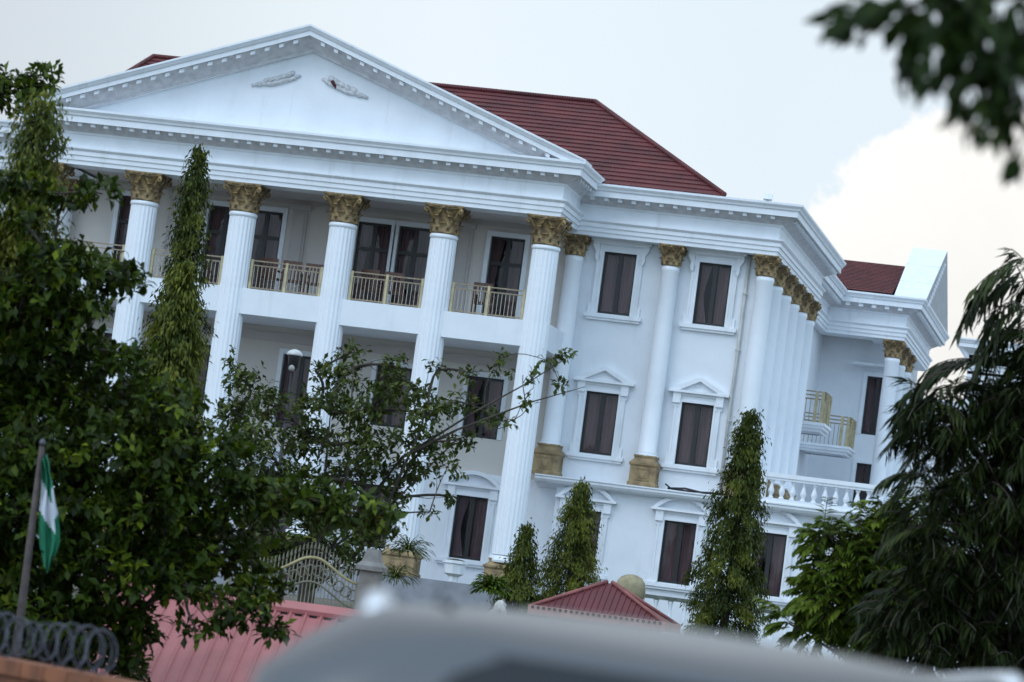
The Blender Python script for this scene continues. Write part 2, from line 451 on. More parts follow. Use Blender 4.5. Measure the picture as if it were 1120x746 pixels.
# terrace decks over the ground storey, rooms' back walls
b = MB(); b.box(PX+7.95, 9.5, -.43, 38, 7.27, 7.41); b.box(-38.5, PX-7.95, -.43, 30, 7.27, 7.41)
b.build('terrace_deck', M_grey, man)
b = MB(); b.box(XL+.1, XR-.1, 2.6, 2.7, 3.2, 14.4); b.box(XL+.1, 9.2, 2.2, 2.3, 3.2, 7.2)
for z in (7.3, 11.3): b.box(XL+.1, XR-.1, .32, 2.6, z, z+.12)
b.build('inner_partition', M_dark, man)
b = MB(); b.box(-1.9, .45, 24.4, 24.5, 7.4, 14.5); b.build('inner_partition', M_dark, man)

# ---- windows: one of each size and kind, copied
def make_window(w, h, kind, variant):
    "window frame at its local origin (bottom middle of the opening, on the wall plane)"
    fr = MB(); t = .07
    y0, y1 = .10, .16
    fr.box(-w/2, -w/2+t, y0, y1, 0, h); fr.box(w/2-t, w/2, y0, y1, 0, h)
    fr.box(-w/2+t, w/2-t, y0, y1, 0, t); fr.box(-w/2+t, w/2-t, y0, y1, h-t, h)
    fr.box(-.062, .062, y0+.004, y1-.004, t, h-t)
    if kind == 'arched':
        fr.box(-w/2+t, w/2-t, y0+.002, y1-.002, h*.68, h*.72)
    gl = MB(); gl.add([(-w/2, .135, 0), (w/2, .135, 0), (w/2, .135, h), (-w/2, .135, h)], [(0, 1, 2, 3)])
    cu = MB()
    for sgn in (-1, 1):
        n = 26; v = []; f = []
        x0, x1 = (.03, w/2-.02) if sgn > 0 else (-w/2+.02, -.03)
        gap = (.0, .22, .05)[variant]
        if sgn < 0: x1 = x0+(x1-x0)*(1-gap)
        else: x0 = x0+(x1-x0)*gap*.5
        for i in range(n+1):
            x = x0+(x1-x0)*i/n; d = .022*math.sin(i*2.1)+.012*math.sin(i*.9+1)
            for k in range(7):
                z = h*(.02+.96*k/6); q = 1.0
                if (kind == 'arched' or variant == 1) and sgn < 0: q = 1-.45*math.sin(math.pi*min(1, k/6))**1.5
                v.append((x0+(x-x0)*q, .27+d, z))
        for i in range(n):
            for k in range(6): f.append((i*7+k, (i+1)*7+k, (i+1)*7+k+1, i*7+k+1))
        cu.add(v, f, 0, True)
    su = MB(); a = .17
    p = -.055
    if kind in ('upper', 'gable', 'round'):
        top = h+a
        su.box(-w/2-a, -w/2, p, .02, -.02, h); su.box(w/2, w/2+a, p, .02, -.02, h)
        su.box(-w/2-a, w/2+a, p-.003, .02, h, top)
        su.box(-w/2-a-.03, -w/2-a, p+.02, .02, .05, h-.1); su.box(w/2+a, w/2+a+.03, p+.02, .02, .05, h-.1)
        su.box(-w/2-a-.012, -w/2-a+.04, p-.03, .018, -.02, top-.03); su.box(w/2+a-.04, w/2+a+.012, p-.03, .018, -.02, top-.03)
        su.box(-w/2-.045, -w/2+.012, p-.028, .016, 0, h); su.box(w/2-.012, w/2+.045, p-.028, .016, 0, h); su.box(-w/2-.045, w/2+.045, p-.031, .015, h-.012, h+.045)
        for s in (-1, 1):      # lower blocks and upper ears
            su.box(s*(w/2+a+.10), s*(w/2+.02), p-.02, .02, -.02, .24)
            su.box(s*(w/2+a+.06), s*(w/2+.03), p-.022, .02, h-.16, h+.06)
    elif kind == 'arched' or kind == 'plain':
        su.box(-w/2-.13, -w/2, -.05, .02, 0, h); su.box(w/2, w/2+.13, -.05, .02, 0, h); su.box(-w/2-.13, w/2+.13, -.053, .02, h, h+.14)
    si = MB()
    if kind in ('upper', 'gable', 'round'):
        si.box(-w/2-a-.17, w/2+a+.17, -.15, .015, -.13, -.022); si.box(-w/2-a-.12, w/2+a+.12, -.10, .012, -.20, -.13)
    ho = MB(); hw = w/2+a
    if kind == 'upper':        # flared cornice carried on scroll brackets
        ho.box(-hw-.22, hw+.22, -.20, .01, h+.27, h+.34); ho.box(-hw-.16, hw+.16, -.15, .012, h+.20, h+.27); ho.box(-hw-.05, hw+.05, -.08, .011, h+a+.002, h+.20)
        for s in (-1, 1):
            pr = [(hw-.04, h-.28), (hw+.03, h-.30), (hw+.07, h-.18), (hw+.06, h-.04), (hw+.15, h+.10), (hw+.17, h+.198), (hw-.04, h+.198)]
            if s < 0: pr = [(-x, z) for x, z in reversed(pr)]
            ho.prism_xz(pr, -.13, .013)
    if kind == 'gable':
        ho.box(-hw-.22, hw+.22, -.22, .01, h+.25, h+.32); ho.box(-hw-.06, hw+.06, -.09, .011, h+a+.002, h+.25)
        W_ = hw+.2; H_ = .42; z0 = h+.32
        ho.prism_xz([(-W_, z0), (-W_+.30, z0), (0, z0+H_-.13), (W_-.30, z0), (W_, z0), (0, z0+H_)], -.20, .008)
        ho.prism_xz([(-W_+.2, z0), (W_-.2, z0), (0, z0+H_-.09)], -.05, .007)
        for s in (-1, 1): ho.box(s*(hw-.14), s*(hw+.08), -.15, .013, h-.05, h+.25)
    if kind == 'round':
        ho.box(-hw-.22, hw+.22, -.22, .01, h+.25, h+.32); ho.box(-hw-.06, hw+.06, -.09, .011, h+a+.002, h+.25)
        W_ = hw+.17; H_ = .40; z0 = h+.32; n = 14
        Rr = (W_*W_+H_*H_)/(2*H_); a0 = math.asin(min(1, W_/Rr))
        oc = [(Rr*math.sin(t_), z0+H_-Rr+Rr*math.cos(t_)) for t_ in np.linspace(-a0, a0, n)]
        R2 = Rr-.11; ic = [(R2*math.sin(t_), max(z0, z0+H_-Rr+R2*math.cos(t_))) for t_ in np.linspace(-a0*.93, a0*.93, n)]
        for i in range(n-1): ho.prism_xz([ic[i], ic[i+1], oc[i+1], oc[i]], -.20, .008)
        for s in (-1, 1): ho.box(s*(hw-.14), s*(hw+.08), -.15, .013, h-.05, h+.25)
    return dict(frame=fr.mesh('window', M_frame), pane=gl.mesh('pane', M_glass), curtain=cu.mesh('curtain', M_curtain),
                surround=su.mesh('surround', M_trim), sill=si.mesh('sill', M_trim) if si.v else None,
                hood=ho.mesh('hood', M_trim) if ho.v else None)
wcache = {}
def place_window(x0, x1, z0, z1, y, kind, parent=man):
    k = (round(x1-x0, 2), round(z1-z0, 2), kind, int(abs(x0)*7.3+z0*3.1) % 3)
    if k not in wcache: wcache[k] = make_window(*k)
    d = wcache[k]; loc = ((x0+x1)/2, y, z0)
    w_ = newobj('window', d['frame'], parent, loc)
    for q in ('pane', 'curtain', 'surround', 'sill', 'hood'):
        if d[q] is not None: newobj(q, d[q], w_, loc)
    return w_
for a in WIN: place_window(*a)
place_window(-.28, .48, 11.2, 13.2, 23, 'plain'); place_window(-.28, .48, 8.0, 10.2, 23, 'plain')

# ---- entablature
def prof(z0, z1, over=.62, inner=-1.2):
    s = (z1-z0)/1.44
    P = [(inner, 0), (0, 0), (0, .12), (.035, .12), (.035, .25), (.07, .25), (.07, .36), (.10, .38), (.14, .42), (.14, .45), (.0, .46),
         (0, .80), (.03, .82), (.045, .86), (.06, .87), (over-.20, 1.09), (over-.16, 1.09), (over-.15, 1.07), (over-.12, 1.07), (over-.12, 1.23), (over-.08, 1.25), (over-.06, 1.30), (over, 1.37), (over, 1.43), (inner, 1.46)]
    return [(o_, z0+z*s) for o_, z in P]
ZA, ZC = 14.33, 15.77
main_path_r = [(PX+7.0, -.62), (-.97, -.62), (-.97, 11.55), (-1.65, 11.55), (-1.65, 20.75), (1.0, 20.75), (1.0, 32), (-8, 32)]
main_path_l = [(XL-.31, 30), (XL-.31, -.62), (PX-7.0, -.62)]
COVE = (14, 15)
M_cove = mat('shaded_cove', (.66, .65, .66), .8, 0, 5, .5, 22, color2=(.50, .49, .51), contrast=(.3, .65))  # greyer cove tone: shade under the cornice painted into the colour
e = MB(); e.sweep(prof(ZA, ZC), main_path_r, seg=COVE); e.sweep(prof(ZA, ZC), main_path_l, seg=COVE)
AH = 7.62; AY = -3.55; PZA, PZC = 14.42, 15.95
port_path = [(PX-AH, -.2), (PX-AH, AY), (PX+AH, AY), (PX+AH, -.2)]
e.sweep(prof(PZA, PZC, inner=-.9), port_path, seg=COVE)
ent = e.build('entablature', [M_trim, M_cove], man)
def modillion_spots(path, pitch):
    out_ = []
    for p, q in zip(path[:-1], path[1:]):
        p = np.array(p); q = np.array(q); L_ = np.linalg.norm(q-p); d = (q-p)/L_; nrm = np.array([d[1], -d[0]])
        n = max(1, int(L_/pitch))
        for i in range(n): out_.append((p+d*(i+.5)*L_/n, d, nrm))
    return out_
md = MB(); md.add([(x, y, z) for y in (-.05, .07) for x, z in ((-.06, -.105), (.06, -.105), (.06, .0), (-.06, .0))], [(0, 1, 2, 3), (7, 6, 5, 4), (0, 4, 5, 1), (1, 5, 6, 2), (2, 6, 7, 3), (3, 7, 4, 0)])
mdm = md.mesh('modillion', M_wall)
sp_all = []
for path, za, zc in ((port_path, PZA, PZC), (main_path_r[:-1], ZA, ZC), (main_path_l[::-1], ZA, ZC)):
    for p, d, nrm in modillion_spots(path, .38):
        if path is not port_path and path[0] == main_path_l[-1]: nrm = -nrm
        sp_all.append((p+nrm*.37, nrm, za+1.085*(zc-za)/1.44))
rest = MB()
for k, (p, nrm, z) in enumerate(sp_all):
    if k < 100:
        o = newobj('modillion', mdm, ent, (p[0], p[1], z)); o.rotation_euler.z = math.atan2(nrm[1], nrm[0])+math.pi/2
    else:
        d = np.array([-nrm[1], nrm[0]]); rest.obox((p[0], p[1], z-.065), (d[0]*.075, d[1]*.075, 0), (nrm[0]*.06, nrm[1]*.06, 0), (0, 0, .065))
ro = rest.build('modillions', M_trim, ent); ro['kind'] = 'stuff'

# ---- pediment
pd = MB()
PB, APX, HW = PZC-.02, 18.97, AH+.62
slope = (APX-15.99)/HW
th = .64
rk = [(-.5, -.02), (-.06, -.02), (-.04, .05), (.0, .06), (.44, .36), (.46, .34), (.50, .34), (.50, .46), (.54, .49), (.58, .55), (.64, .585), (.64, th), (-.5, th)]
v = []; f = []
RX = np.linspace(PX-HW+.015, PX+HW-.015, 81)
for x in RX:
    zl = APX-th-slope*abs(x-PX)
    for o_, dz in rk: v.append((x, AY-min(o_, .612), max(zl+dz, PZC-.03+.001*o_)))
nr = len(rk)
for i in range(len(RX)-1):
    for k in range(nr):
        k2 = (k+1) % nr; f.append((i*nr+k, (i+1)*nr+k, (i+1)*nr+k2, i*nr+k2))
rk_mi = [1 if (q % nr) in (1, 2, 3) else 0 for q in range(len(f))]+[0, 0]  # raking cove faces take the same painted shade
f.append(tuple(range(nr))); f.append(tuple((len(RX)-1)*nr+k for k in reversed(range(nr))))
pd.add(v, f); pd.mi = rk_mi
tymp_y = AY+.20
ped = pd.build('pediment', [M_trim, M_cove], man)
b = MB(); b.add([(PX-HW+.2, tymp_y, PB-.1), (PX+HW-.2, tymp_y, PB-.1), (PX, tymp_y, APX-.4)], [(0, 1, 2)]); b.build('tympanum', M_wall, ped)
for s in (-1, 1):
    n = 20
    rd = MB(); rd.obox((0, 0, 0), (.06, 0, -s*slope*.06), (0, .05, 0), (0, 0, .05)); rdm = rd.mesh('raking_dentil', M_wall)
    for i in range(1, n):
        x = PX+s*HW*.96*i/n; zl = APX-th-slope*abs(x-PX)
        if zl+.2 < PZC: continue
        newobj('raking_dentil', rdm, ped, (x, AY-.385, zl+.275))
# plaster scrolls on the tympanum: flattened leafy swags
def relief(cx, cz, s, broken):
    r_ = MB()
    pts = [(-.62*s, -.22), (-.4*s, -.13), (-.15*s, -.12), (.1*s, -.02), (.3*s, .06), (.52*s, .20)]
    r_.tube([(cx+x, tymp_y-.03, cz+z) for x, z in pts], [.045, .07, .08, .075, .06, .04], 8)
    for i, (x, z) in enumerate([(-.35, -.05), (-.2, .0), (-.05, .06), (.08, .13), (.2, .2)]):
        q = s*x
        r_.tube([(cx+q, tymp_y-.02, cz+z-.09), (cx+q+.06*s, tymp_y-.06, cz+z-.02), (cx+q+.13*s, tymp_y-.05, cz+z+.05), (cx+q+.15*s, tymp_y-.02, cz+z+.09)], [.06, .085, .07, .03], 7)
    for i in range(5):
        x = -.5+.2*i
        r_.tube([(cx+s*x, tymp_y-.02, cz-.18+.07*i), (cx+s*(x+.08), tymp_y-.06, cz-.21+.07*i), (cx+s*(x+.15), tymp_y-.02, cz-.16+.07*i)], [.02, .04, .015], 6)
    r_.build('relief', mat('worn_relief', (.64, .65, .67), .8, .3, 9), ped)
relief(PX-.90, 17.42, 1.2, 0)
relief(PX+.98, 17.40, -1.2, 1)
b = MB()
b.tube([(PX+.62, tymp_y-.03, 17.62), (PX+.68, tymp_y-.10, 17.52), (PX+.77, tymp_y-.09, 17.40), (PX+.80, tymp_y-.03, 17.33)], [.03, .06, .045, .015], 7)
b.build('exposed_patch', mat('rusty_iron', (.10, .025, .025), .8, .4, 9), ped)

# ---- roofs
def roof_slope(mb, A, B, C, D, step=.29, lift=.034):
    "A-B eave, D-C ridge; stepped courses of sheet tiles"
    A, B, C, D = (np.array(q, float) for q in (A, B, C, D))
    L_ = np.linalg.norm((D+C)/2-(A+B)/2); n = max(2, int(L_/step))
    nr = np.cross(B-A, D-A) if np.linalg.norm(D-A) > .01 else np.cross(B-A, C-A); nr /= np.linalg.norm(nr)
    for i in range(n):
        t0, t1 = i/n, (i+1)/n
        p0, p1 = A+(D-A)*t0, B+(C-B)*t0; q0, q1 = A+(D-A)*t1, B+(C-B)*t1
        mb.add([p0+nr*lift, p1+nr*lift, q1+nr*.004, q0+nr*.004, p0, p1], [(0, 1, 2, 3), (4, 5, 1, 0)])
ex0, ex1, ey0, ey1, ez, ry, rz = -22.6, -2.6, -.95, 9.3, 15.80, 4.05, 18.80
rl, rrx = -21.2, -7.5
r_ = MB()
roof_slope(r_, (ex0, ey0, ez), (ex1, ey0, ez), (rrx, ry, rz), (rl, ry, rz))
roof_slope(r_, (ex1, ey0, ez), (ex1, ey1, ez), (rrx, ry, rz), (rrx, ry, rz))
roof_slope(r_, (ex1, ey1, ez), (ex0, ey1, ez), (rl, ry, rz), (rrx, ry, rz))
roof_slope(r_, (ex0, ey1, ez), (ex0, ey0, ez), (rl, ry, rz), (rl, ry, rz))
# portico roof behind the pediment
pz = APX-.03
roof_slope(r_, (PX+HW-.4, AY-.4, pz-slope*(HW-.4)), (PX+HW-.4, 1.5, pz-slope*(HW-.4)), (PX, 3.5, pz-.1), (PX, AY-.4, pz))
roof_slope(r_, (PX-HW+.4, 1.5, pz-slope*(HW-.4)), (PX-HW+.4, AY-.4, pz-slope*(HW-.4)), (PX, AY-.4, pz), (PX, 3.5, pz-.1))
# wing roof and flat parts
wr = MB()
roof_slope(wr, (-9, 20.5, 15.84), (.44, 20.5, 15.84), (.36, 26.4, 17.47), (-9, 26.4, 17.47))
roof_slope(wr, (.44, 32.4, 15.84), (-9, 32.4, 15.84), (-9, 26.4, 17.47), (.36, 26.4, 17.47))
rf = r_.build('roof', M_roof, man); wr.build('roof', M_roof, man)
rc = MB()
for p, q in (((ex1, ey0, ez), (rrx, ry, rz)), ((rl, ry, rz), (rrx, ry, rz)), ((ex0, ey0, ez), (rl, ry, rz))):
    p = np.array(p); q = np.array(q); rc.tube([p+(0, 0, .05), q+(0, 0, .05)], .07, 8)
rc.build('ridge_cap', M_roof, rf)
b = MB(); b.box(-30, -1.4, 9.5, 32, 15.5, 15.79); b.build('flat_roof', M_grey, man)
# gable parapet over the wing's side front
gp = MB()
gy0, gy1, gyc, ga, gb_ = 20.35, 32.1, 26.4, 18.17, 15.80
gb_ = 15.70
v = [(.5, gy0, gb_), (.42, gyc, ga), (.5, gy1, gb_), (1.59, gy0, gb_), (1.64, gyc, ga), (1.59, gy1, gb_)]
gp.add(v, [(0, 3, 4, 1), (1, 4, 5, 2), (0, 1, 2)])
for t in (.33, .66):
    p0 = np.array(v[0])+(np.array(v[1])-np.array(v[0]))*t; p1 = np.array(v[3])+(np.array(v[4])-np.array(v[3]))*t
    gp.tube([p0, p1], .018, 5)
gpo = gp.build('side_pediment', M_trim, man)
b = MB(); b.add(v[3:], [(0, 2, 1)]); b.build('gable_face', mat('gable_grey', (.42, .42, .43), .8, .15, 3), gpo)  # gable end in a greyer tone than the trim
for i in range(12):
    t = .1+.85*i/12
    y = gy0+(gyc-gy0)*t; z = gb_+(ga-gb_)*t
    b = MB(); b.box(1.62, 1.70, y-.07, y+.07, z-.36, z-.24); b.build('raking_dentil', M_trim, gpo)

# ---- columns
def fluted(r0, r1, z0, z1, n=20):
    mb = MB(); H = z1-z0
    k = n*4
    def rad(a):
        ph = (a*n/(2*math.pi)) % 1.0
        return 1-.055*max(0, math.sin(math.pi*min(1, max(0, (ph-.14)/.72))))
    pr = [(r0*1.0, 0), (r0*1.0, .12)]
    mb.lathe([(r0*1.16, -.18), (r0*1.22, -.13), (r0*1.22, -.10), (r0*1.10, -.06), (r0*1.12, -.02), (r0*1.03, .0)], (0, 0, z0), 40, cap=False)
    zz = [0.03, .3, .55, .8, .985]
    P_ = [(r0+(r1-r0)*t**1.5, H*t) for t in np.linspace(.004, .985, 9)]
    mb.lathe(P_, (0, 0, z0), k, rad=rad, smooth=False, cap=False)
    mb.lathe([(r1*.98, H*.985), (r1*1.06, H*.988), (r1*1.08, H*.994), (r1*1.02, H)], (0, 0, z0), 40)
    return mb
def capital(r, H, wtop):
    mb = MB()
    mb.lathe([(r*.98, 0), (r*1.1, .02*H), (r*1.1, .06*H), (r*.97, .09*H), (r*1.0, .3*H), (r*1.08, .6*H), (r*1.3, .84*H), (r*1.42, .88*H)], (0, 0, 0), 28)
    def leaf(a, zb, hh, w, outw, r0):
        n = 7; v = []; f = []
        ca, sa = math.cos(a), math.sin(a)
        for i in range(n):
            t = i/(n-1)
            rr = r0+.02+outw*max(0, (t-.35)/.65)**1.8
            z = zb+hh*(t if t < .8 else .8+(t-.8)*.3-(t-.8)**2*3.5)
            ww = w*(1-.25*abs(t-.35))*(1 if t < .85 else .6)
            for s, dr in ((-1, -.02), (-.5, .012), (0, .035), (.5, .012), (1, -.02)):
                d_ = ww*s*(1+.12*(-1)**i)
                v.append((ca*(rr+dr)-sa*d_, sa*(rr+dr)+ca*d_, z))
        for i in range(n-1):
            for k in range(4): f.append((i*5+k, i*5+k+1, (i+1)*5+k+1, (i+1)*5+k))
        mb.add(v, f, 0, True)
    for k in range(8):
        leaf(2*math.pi*k/8, .05*H, .42*H, r*.34, r*.34, r*1.0)
        leaf(2*math.pi*(k+.5)/8, .20*H, .54*H, r*.34, r*.42, r*1.02)
    hw = wtop/2
    # volutes at the corners and small helices on the faces
    for k in range(4):
        a = math.pi/4+k*math.pi/2; ca, sa = math.cos(a), math.sin(a)
        pts = []
        for i in range(15):
            t = i/14
            if t < .4:
                q = t/.4; rr = r*1.0+(hw*1.22-r*1.0)*q**1.3; z = .42*H+.44*H*q
            else:
                q = (t-.4)/.6; an = math.pi/2-q*2.2*math.pi; rad_ = .10*H*(1-.65*q)
                rr = hw*1.22+math.cos(an)*rad_; z = .78*H+math.sin(an)*rad_
            pts.append((ca*rr, sa*rr, z))
        mb.tube(pts, r*.11, 6)
        a = k*math.pi/2; ca, sa = math.cos(a), math.sin(a)
        mb.lathe([(.01, -.02), (r*.15, -.01), (r*.17, .02), (r*.1, .05), (.01, .06)], (ca*hw*.92, sa*hw*.92, .86*H), 10)
        for s in (-1, 1):
            mb.tube([(ca*r*1.05-sa*s*r*.5, sa*r*1.05+ca*s*r*.5, .5*H), (ca*r*1.25-sa*s*r*.36, sa*r*1.25+ca*s*r*.36, .7*H), (ca*r*1.4-sa*s*r*.12, sa*r*1.4+ca*s*r*.12, .8*H), (ca*r*1.38-sa*s*r*.2, sa*r*1.38+ca*s*r*.2, .7*H)], [r*.06, r*.07, r*.07, r*.04], 5)
    # concave abacus
    n = 8; ring = []
    for k in range(4):
        a0 = math.pi/4+k*math.pi/2
        for i in range(n):
            t = i/n; p0 = np.array([math.cos(a0), math.sin(a0)])*hw*1.38; p1 = np.array([math.cos(a0+math.pi/2), math.sin(a0+math.pi/2)])*hw*1.38
            p = p0+(p1-p0)*t; p = p*(1-.13*math.sin(math.pi*t)); ring.append(p)
    m_ = len(ring); v = [(p[0]*s, p[1]*s, z) for z, s in ((.88*H, .93), (.93*H, .97), (.94*H, 1.0), (1.0*H, 1.0)) for p in ring]
    f = [(i*m_+k, i*m_+(k+1) % m_, (i+1)*m_+(k+1) % m_, (i+1)*m_+k) for i in range(3) for k in range(m_)]
    f += [tuple(reversed(range(m_))), tuple(3*m_+k for k in range(m_))]
    mb.add(v, f)
    return mb
def pedestal(w, H, emblem=True):
    mb = MB(); h = w/2
    P_ = [(1.08, 0), (1.08, .10), (1.02, .13), (1.0, .15), (1.0, .62), (1.03, .65), (1.10, .68), (1.10, .74), (1.0, .76), (.96, .80), (.86, .84), (.80, .88), (.80, .93), (.86, .95), (.86, 1.0)]
    v = []; f = []
    for s, z in P_:
        for sx, sy in ((-1, -1), (1, -1), (1, 1), (-1, 1)): v.append((sx*h*s/1.08, sy*h*s/1.08, z*H))
    for i in range(len(P_)-1):
        for k in range(4): f.append((i*4+k, i*4+(k+1) % 4, (i+1)*4+(k+1) % 4, (i+1)*4+k))
    f += [(3, 2, 1, 0), tuple((len(P_)-1)*4+k for k in range(4))]
    mb.add(v, f)
    if emblem:
        hf = h/1.08
        for sx, sy in ((0, -1), (1, 0)):
            c = np.array([sx*hf, sy*hf, .385*H]); tx = np.array([sy, -sx, 0])*-1
            for (a, b_, c_, d_) in ((-.5, .5, -.20, -.165), (-.5, .5, .165, .20), (-.5, -.42, -.165, .165), (.42, .5, -.165, .165)):
                mb.obox(c+tx*h*(a+b_)/2*.95+np.array([0, 0, H*(c_+d_)/2]), tx*h*(b_-a)/2*.95, np.array([sx, sy, 0])*.02, (0, 0, H*(d_-c_)/2))
            mb.obox(c, tx*h*.18, np.array([sx, sy, 0])*.035, (0, 0, H*.08)); mb.obox(c-np.array([0, 0, H*.1]), tx*h*.3, np.array([sx, sy, 0])*.022, (0, 0, H*.02))
    return mb
big_shaft = fluted(.405, .375, 0, 13.62-4.98).mesh('column', M_column)
big_cap = capital(.37, .80, 1.12).mesh('capital', M_gold)
big_ped = pedestal(1.0, .80).mesh('pedestal', M_pedestal)
sm = MB(); hs = 13.73-8.45
sm.lathe([(.31, -.15), (.325, -.11), (.325, -.08), (.285, -.05), (.30, -.02), (.265, .02), (.262, hs*.3), (.256, hs*.65), (.245, hs*.97), (.26, hs*.975), (.262, hs*.985), (.245, hs)], (0, 0, 0), 32)
small_shaft = sm.mesh('column', M_column)
small_cap = capital(.245, .60, .74).mesh('capital', M_gold)
small_ped = pedestal(.80, .88).mesh('pedestal', M_pedestal)
for k in range(6):
    x = PX+(k-2.5)*2.9
    c = newobj('column', big_shaft, man, (x, -3.1, 4.98))
    newobj('capital', big_cap, c, (x, -3.1, 13.62)); newobj('pedestal', big_ped, c, (x, -3.1, 4.1))
sp = [(-6.72, -.33), (-3.95, -.33)]+[(-1.25, -.31+2.29*k) for k in range(6)]
sp += [(2*PX-x, y) for x, y in sp[:3]]
sp += [(.66, 21.1), (.66, 23.6), (.66, 26.1)]
for x, y in sp:
    c = newobj('column', small_shaft, man, (x, y, 8.45))
    newobj('capital', small_cap, c, (x, y, 13.73)); newobj('pedestal', small_ped, c, (x, y, 7.46 if y < 0 else 7.42))

# ---- ledge, terrace balustrade
b = MB()
lp = [(0, 7.20), (.30, 7.24), (.36, 7.27), (.42, 7.34), (.42, 7.40), (.46, 7.42), (.46, 7.455), (-.05, 7.46)]
b.sweep([(-.5, 7.1)]+lp+[(-.5, 7.462)], [(PX+7.35, -.44), (9.5, -.44)]); b.build('ledge', M_trim, man)
b = MB(); b.sweep([(-.5, 7.1)]+lp+[(-.5, 7.462)], [(-38.5, -.44), (PX-7.35, -.44)]); b.build('ledge', M_trim, man)
bal = MB(); bx0, bx1, by = -.72, 9.3, -.70
bal.box(bx0, bx1, by-.13, by+.13, 8.16, 8.28); bal.box(bx0, bx1, by-.10, by+.10, 8.09, 8.16); bal.box(bx0, bx1, by-.12, by+.12, 7.46, 7.58)
for x in (bx0+.1, 3.55, 6.5, 9.2): bal.box(x-.17, x+.17, by-.15, by+.15, 7.459, 8.30)
balo = bal.build('balustrade', M_trim, man)
bm_ = MB(); bm_.lathe([(.075, 0), (.075, .04), (.045, .06), (.05, .09), (.082, .17), (.085, .22), (.06, .30), (.04, .38), (.038, .42), (.055, .45), (.07, .47), (.07, .51)], (0, 0, 0), 12)
bmesh_ = bm_.mesh('baluster', M_trim)
x = bx0+.42
while x < 9.0:
    if min(abs(x-q) for q in (3.55, 6.5, 9.2)) > .24: newobj('baluster', bmesh_, balo, (x, by, 7.58))
    x += .30

# ---- loggia balcony between the columns
b = MB(); b.box(PX-7.6, PX+7.6, -3.32, -.002, 10.78, 11.50); b.build('balcony_slab', M_wall, man)
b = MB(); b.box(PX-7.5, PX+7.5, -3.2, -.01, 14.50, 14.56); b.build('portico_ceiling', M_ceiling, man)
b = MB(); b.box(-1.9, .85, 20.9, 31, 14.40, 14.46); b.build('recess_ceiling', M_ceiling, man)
b = MB(); b.box(-.75, .5, 22.2, 22.998, 13.5, 13.58); b.build('door_canopy', M_trim, man)
b = MB()
for x in (PX-.6, PX+.6, PX-4.3, PX+4.3):
    b.box(x-.22, x+.22, -.10, .01, 11.5, 14.2); b.box(x-.28, x+.28, -.16, .012, 14.2, 14.36); b.box(x-.15, x+.15, -.13, .008, 11.7, 14.1)
b.box(PX-7.5, PX+7.5, -.08, .01, 14.36, 14.5)
b.box(PX-7.5, PX+7.5, -.06, .01, 10.35, 10.6)
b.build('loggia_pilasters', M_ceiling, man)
M_cream = mat('cream_metal', (.55, .50, .40), .5, .2, 5)
def railing(x0, x1, y, z0, h=.82, side=None):
    "posts, double top rail and slim bars"
    r_ = MB(); n = 2
    for q in (z0+h, z0+h-.13, z0+.06): r_.box(x0, x1, y-.02, y+.02, q-.018, q+.018)
    ro = r_.build('railing', M_bronze, man)
    for t in np.linspace(0, 1, n+1):
        x = x0+.04+(x1-x0-.08)*t
        p_ = MB(); p_.box(x-.035, x+.035, y-.035, y+.035, z0, z0+h+.03); p_.build('post', M_brass, ro)
    q_ = MB(); m_ = int((x1-x0)/.11)
    for i in range(1, m_):
        x = x0+(x1-x0)*i/m_; q_.box(x-.006, x+.006, y-.006, y+.006, z0+.07, z0+h-.14)
    q_.build('railing_bars', M_cream, ro)
for k in range(5):
    xa = PX+(k-2.5)*2.9+.40; railing(xa, xa+2.1, -3.05, 11.50)
# small balconies of the side recess
for (bx, byy, z0, z1) in ((-.47, 12.9, 10.43, 10.72), (-.27, 19.8, 10.22, 10.5)):
    b = MB(); b.sweep([(-.2, z0), (-.02, z0), (.0, z0+.06), (.06, z0+.10), (.08, z0+.18), (.12, z0+.2), (.12, z1), (-.2, z1)], [(-1.95, byy), (bx-.12, byy), (bx-.12, byy+1.9), (-1.95, byy+1.9)])
    b.box(-1.95, bx-.2, byy+.1, byy+1.8, z0+.02, z1-.01)
    sb = b.build('side_balcony', M_trim, man)
    r_ = MB()
    for q in (z1+.98, z1+.86, z1+.74): r_.box(-1.9, bx-.1, byy+.02, byy+.06, q-.02, q+.02); r_.box(bx-.12, bx-.08, byy+.02, byy+1.8, q-.02, q+.02)
    for x in np.arange(-1.85, bx-.1, .14): r_.box(x-.009, x+.009, byy+.03, byy+.05, z1, z1+.74)
    r_.build('railing', M_bronze, sb)
    for x, y in ((bx-.16, byy+.04), (bx-.36, byy+.04), (bx-.10, byy+.5), (bx-.10, byy+1.0), (bx-.10, byy+1.75)):
        p_ = MB(); p_.box(x-.05, x+.05, y-.03, y+.03, z1, z1+1.0); p_.build('post', M_brass, sb)
    p_ = MB()
    for y in np.arange(byy+.15, byy+1.7, .12): p_.box(bx-.115, bx-.085, y-.02, y+.02, z1, z1+.76)
    p_.build('railing_bars', M_brass, sb)
# rain pipes
for pts in ([(-1.80, -.07, 14.3), (-1.80, -.07, 10.9), (-1.82, -.09, 10.4), (-1.80, -.07, 7.5)],):
    b = MB(); b.tube(pts, .05, 8)
    for z in (13.2, 11.6, 9.6, 8.2): b.box(-1.87, -1.73, -.13, .01, z, z+.05)
    b.build('rain_pipe', M_pipe, man)
b = MB(); b.tube([(-3.2, -.62, 7.50), (-2.7, -.7, 7.55), (-2.2, -.66, 7.49), (-1.7, -.72, 7.52), (-1.5, -.3, 7.55), (-1.3, -.5, 7.5)], .03, 6); b.tube([(-3.3, -.5, 7.62), (-3.1, -.55, 7.5), (-2.5, -.58, 7.49), (-1.9, -.55, 7.53)], .025, 6)
b.build('roof_cable', M_frame, man)
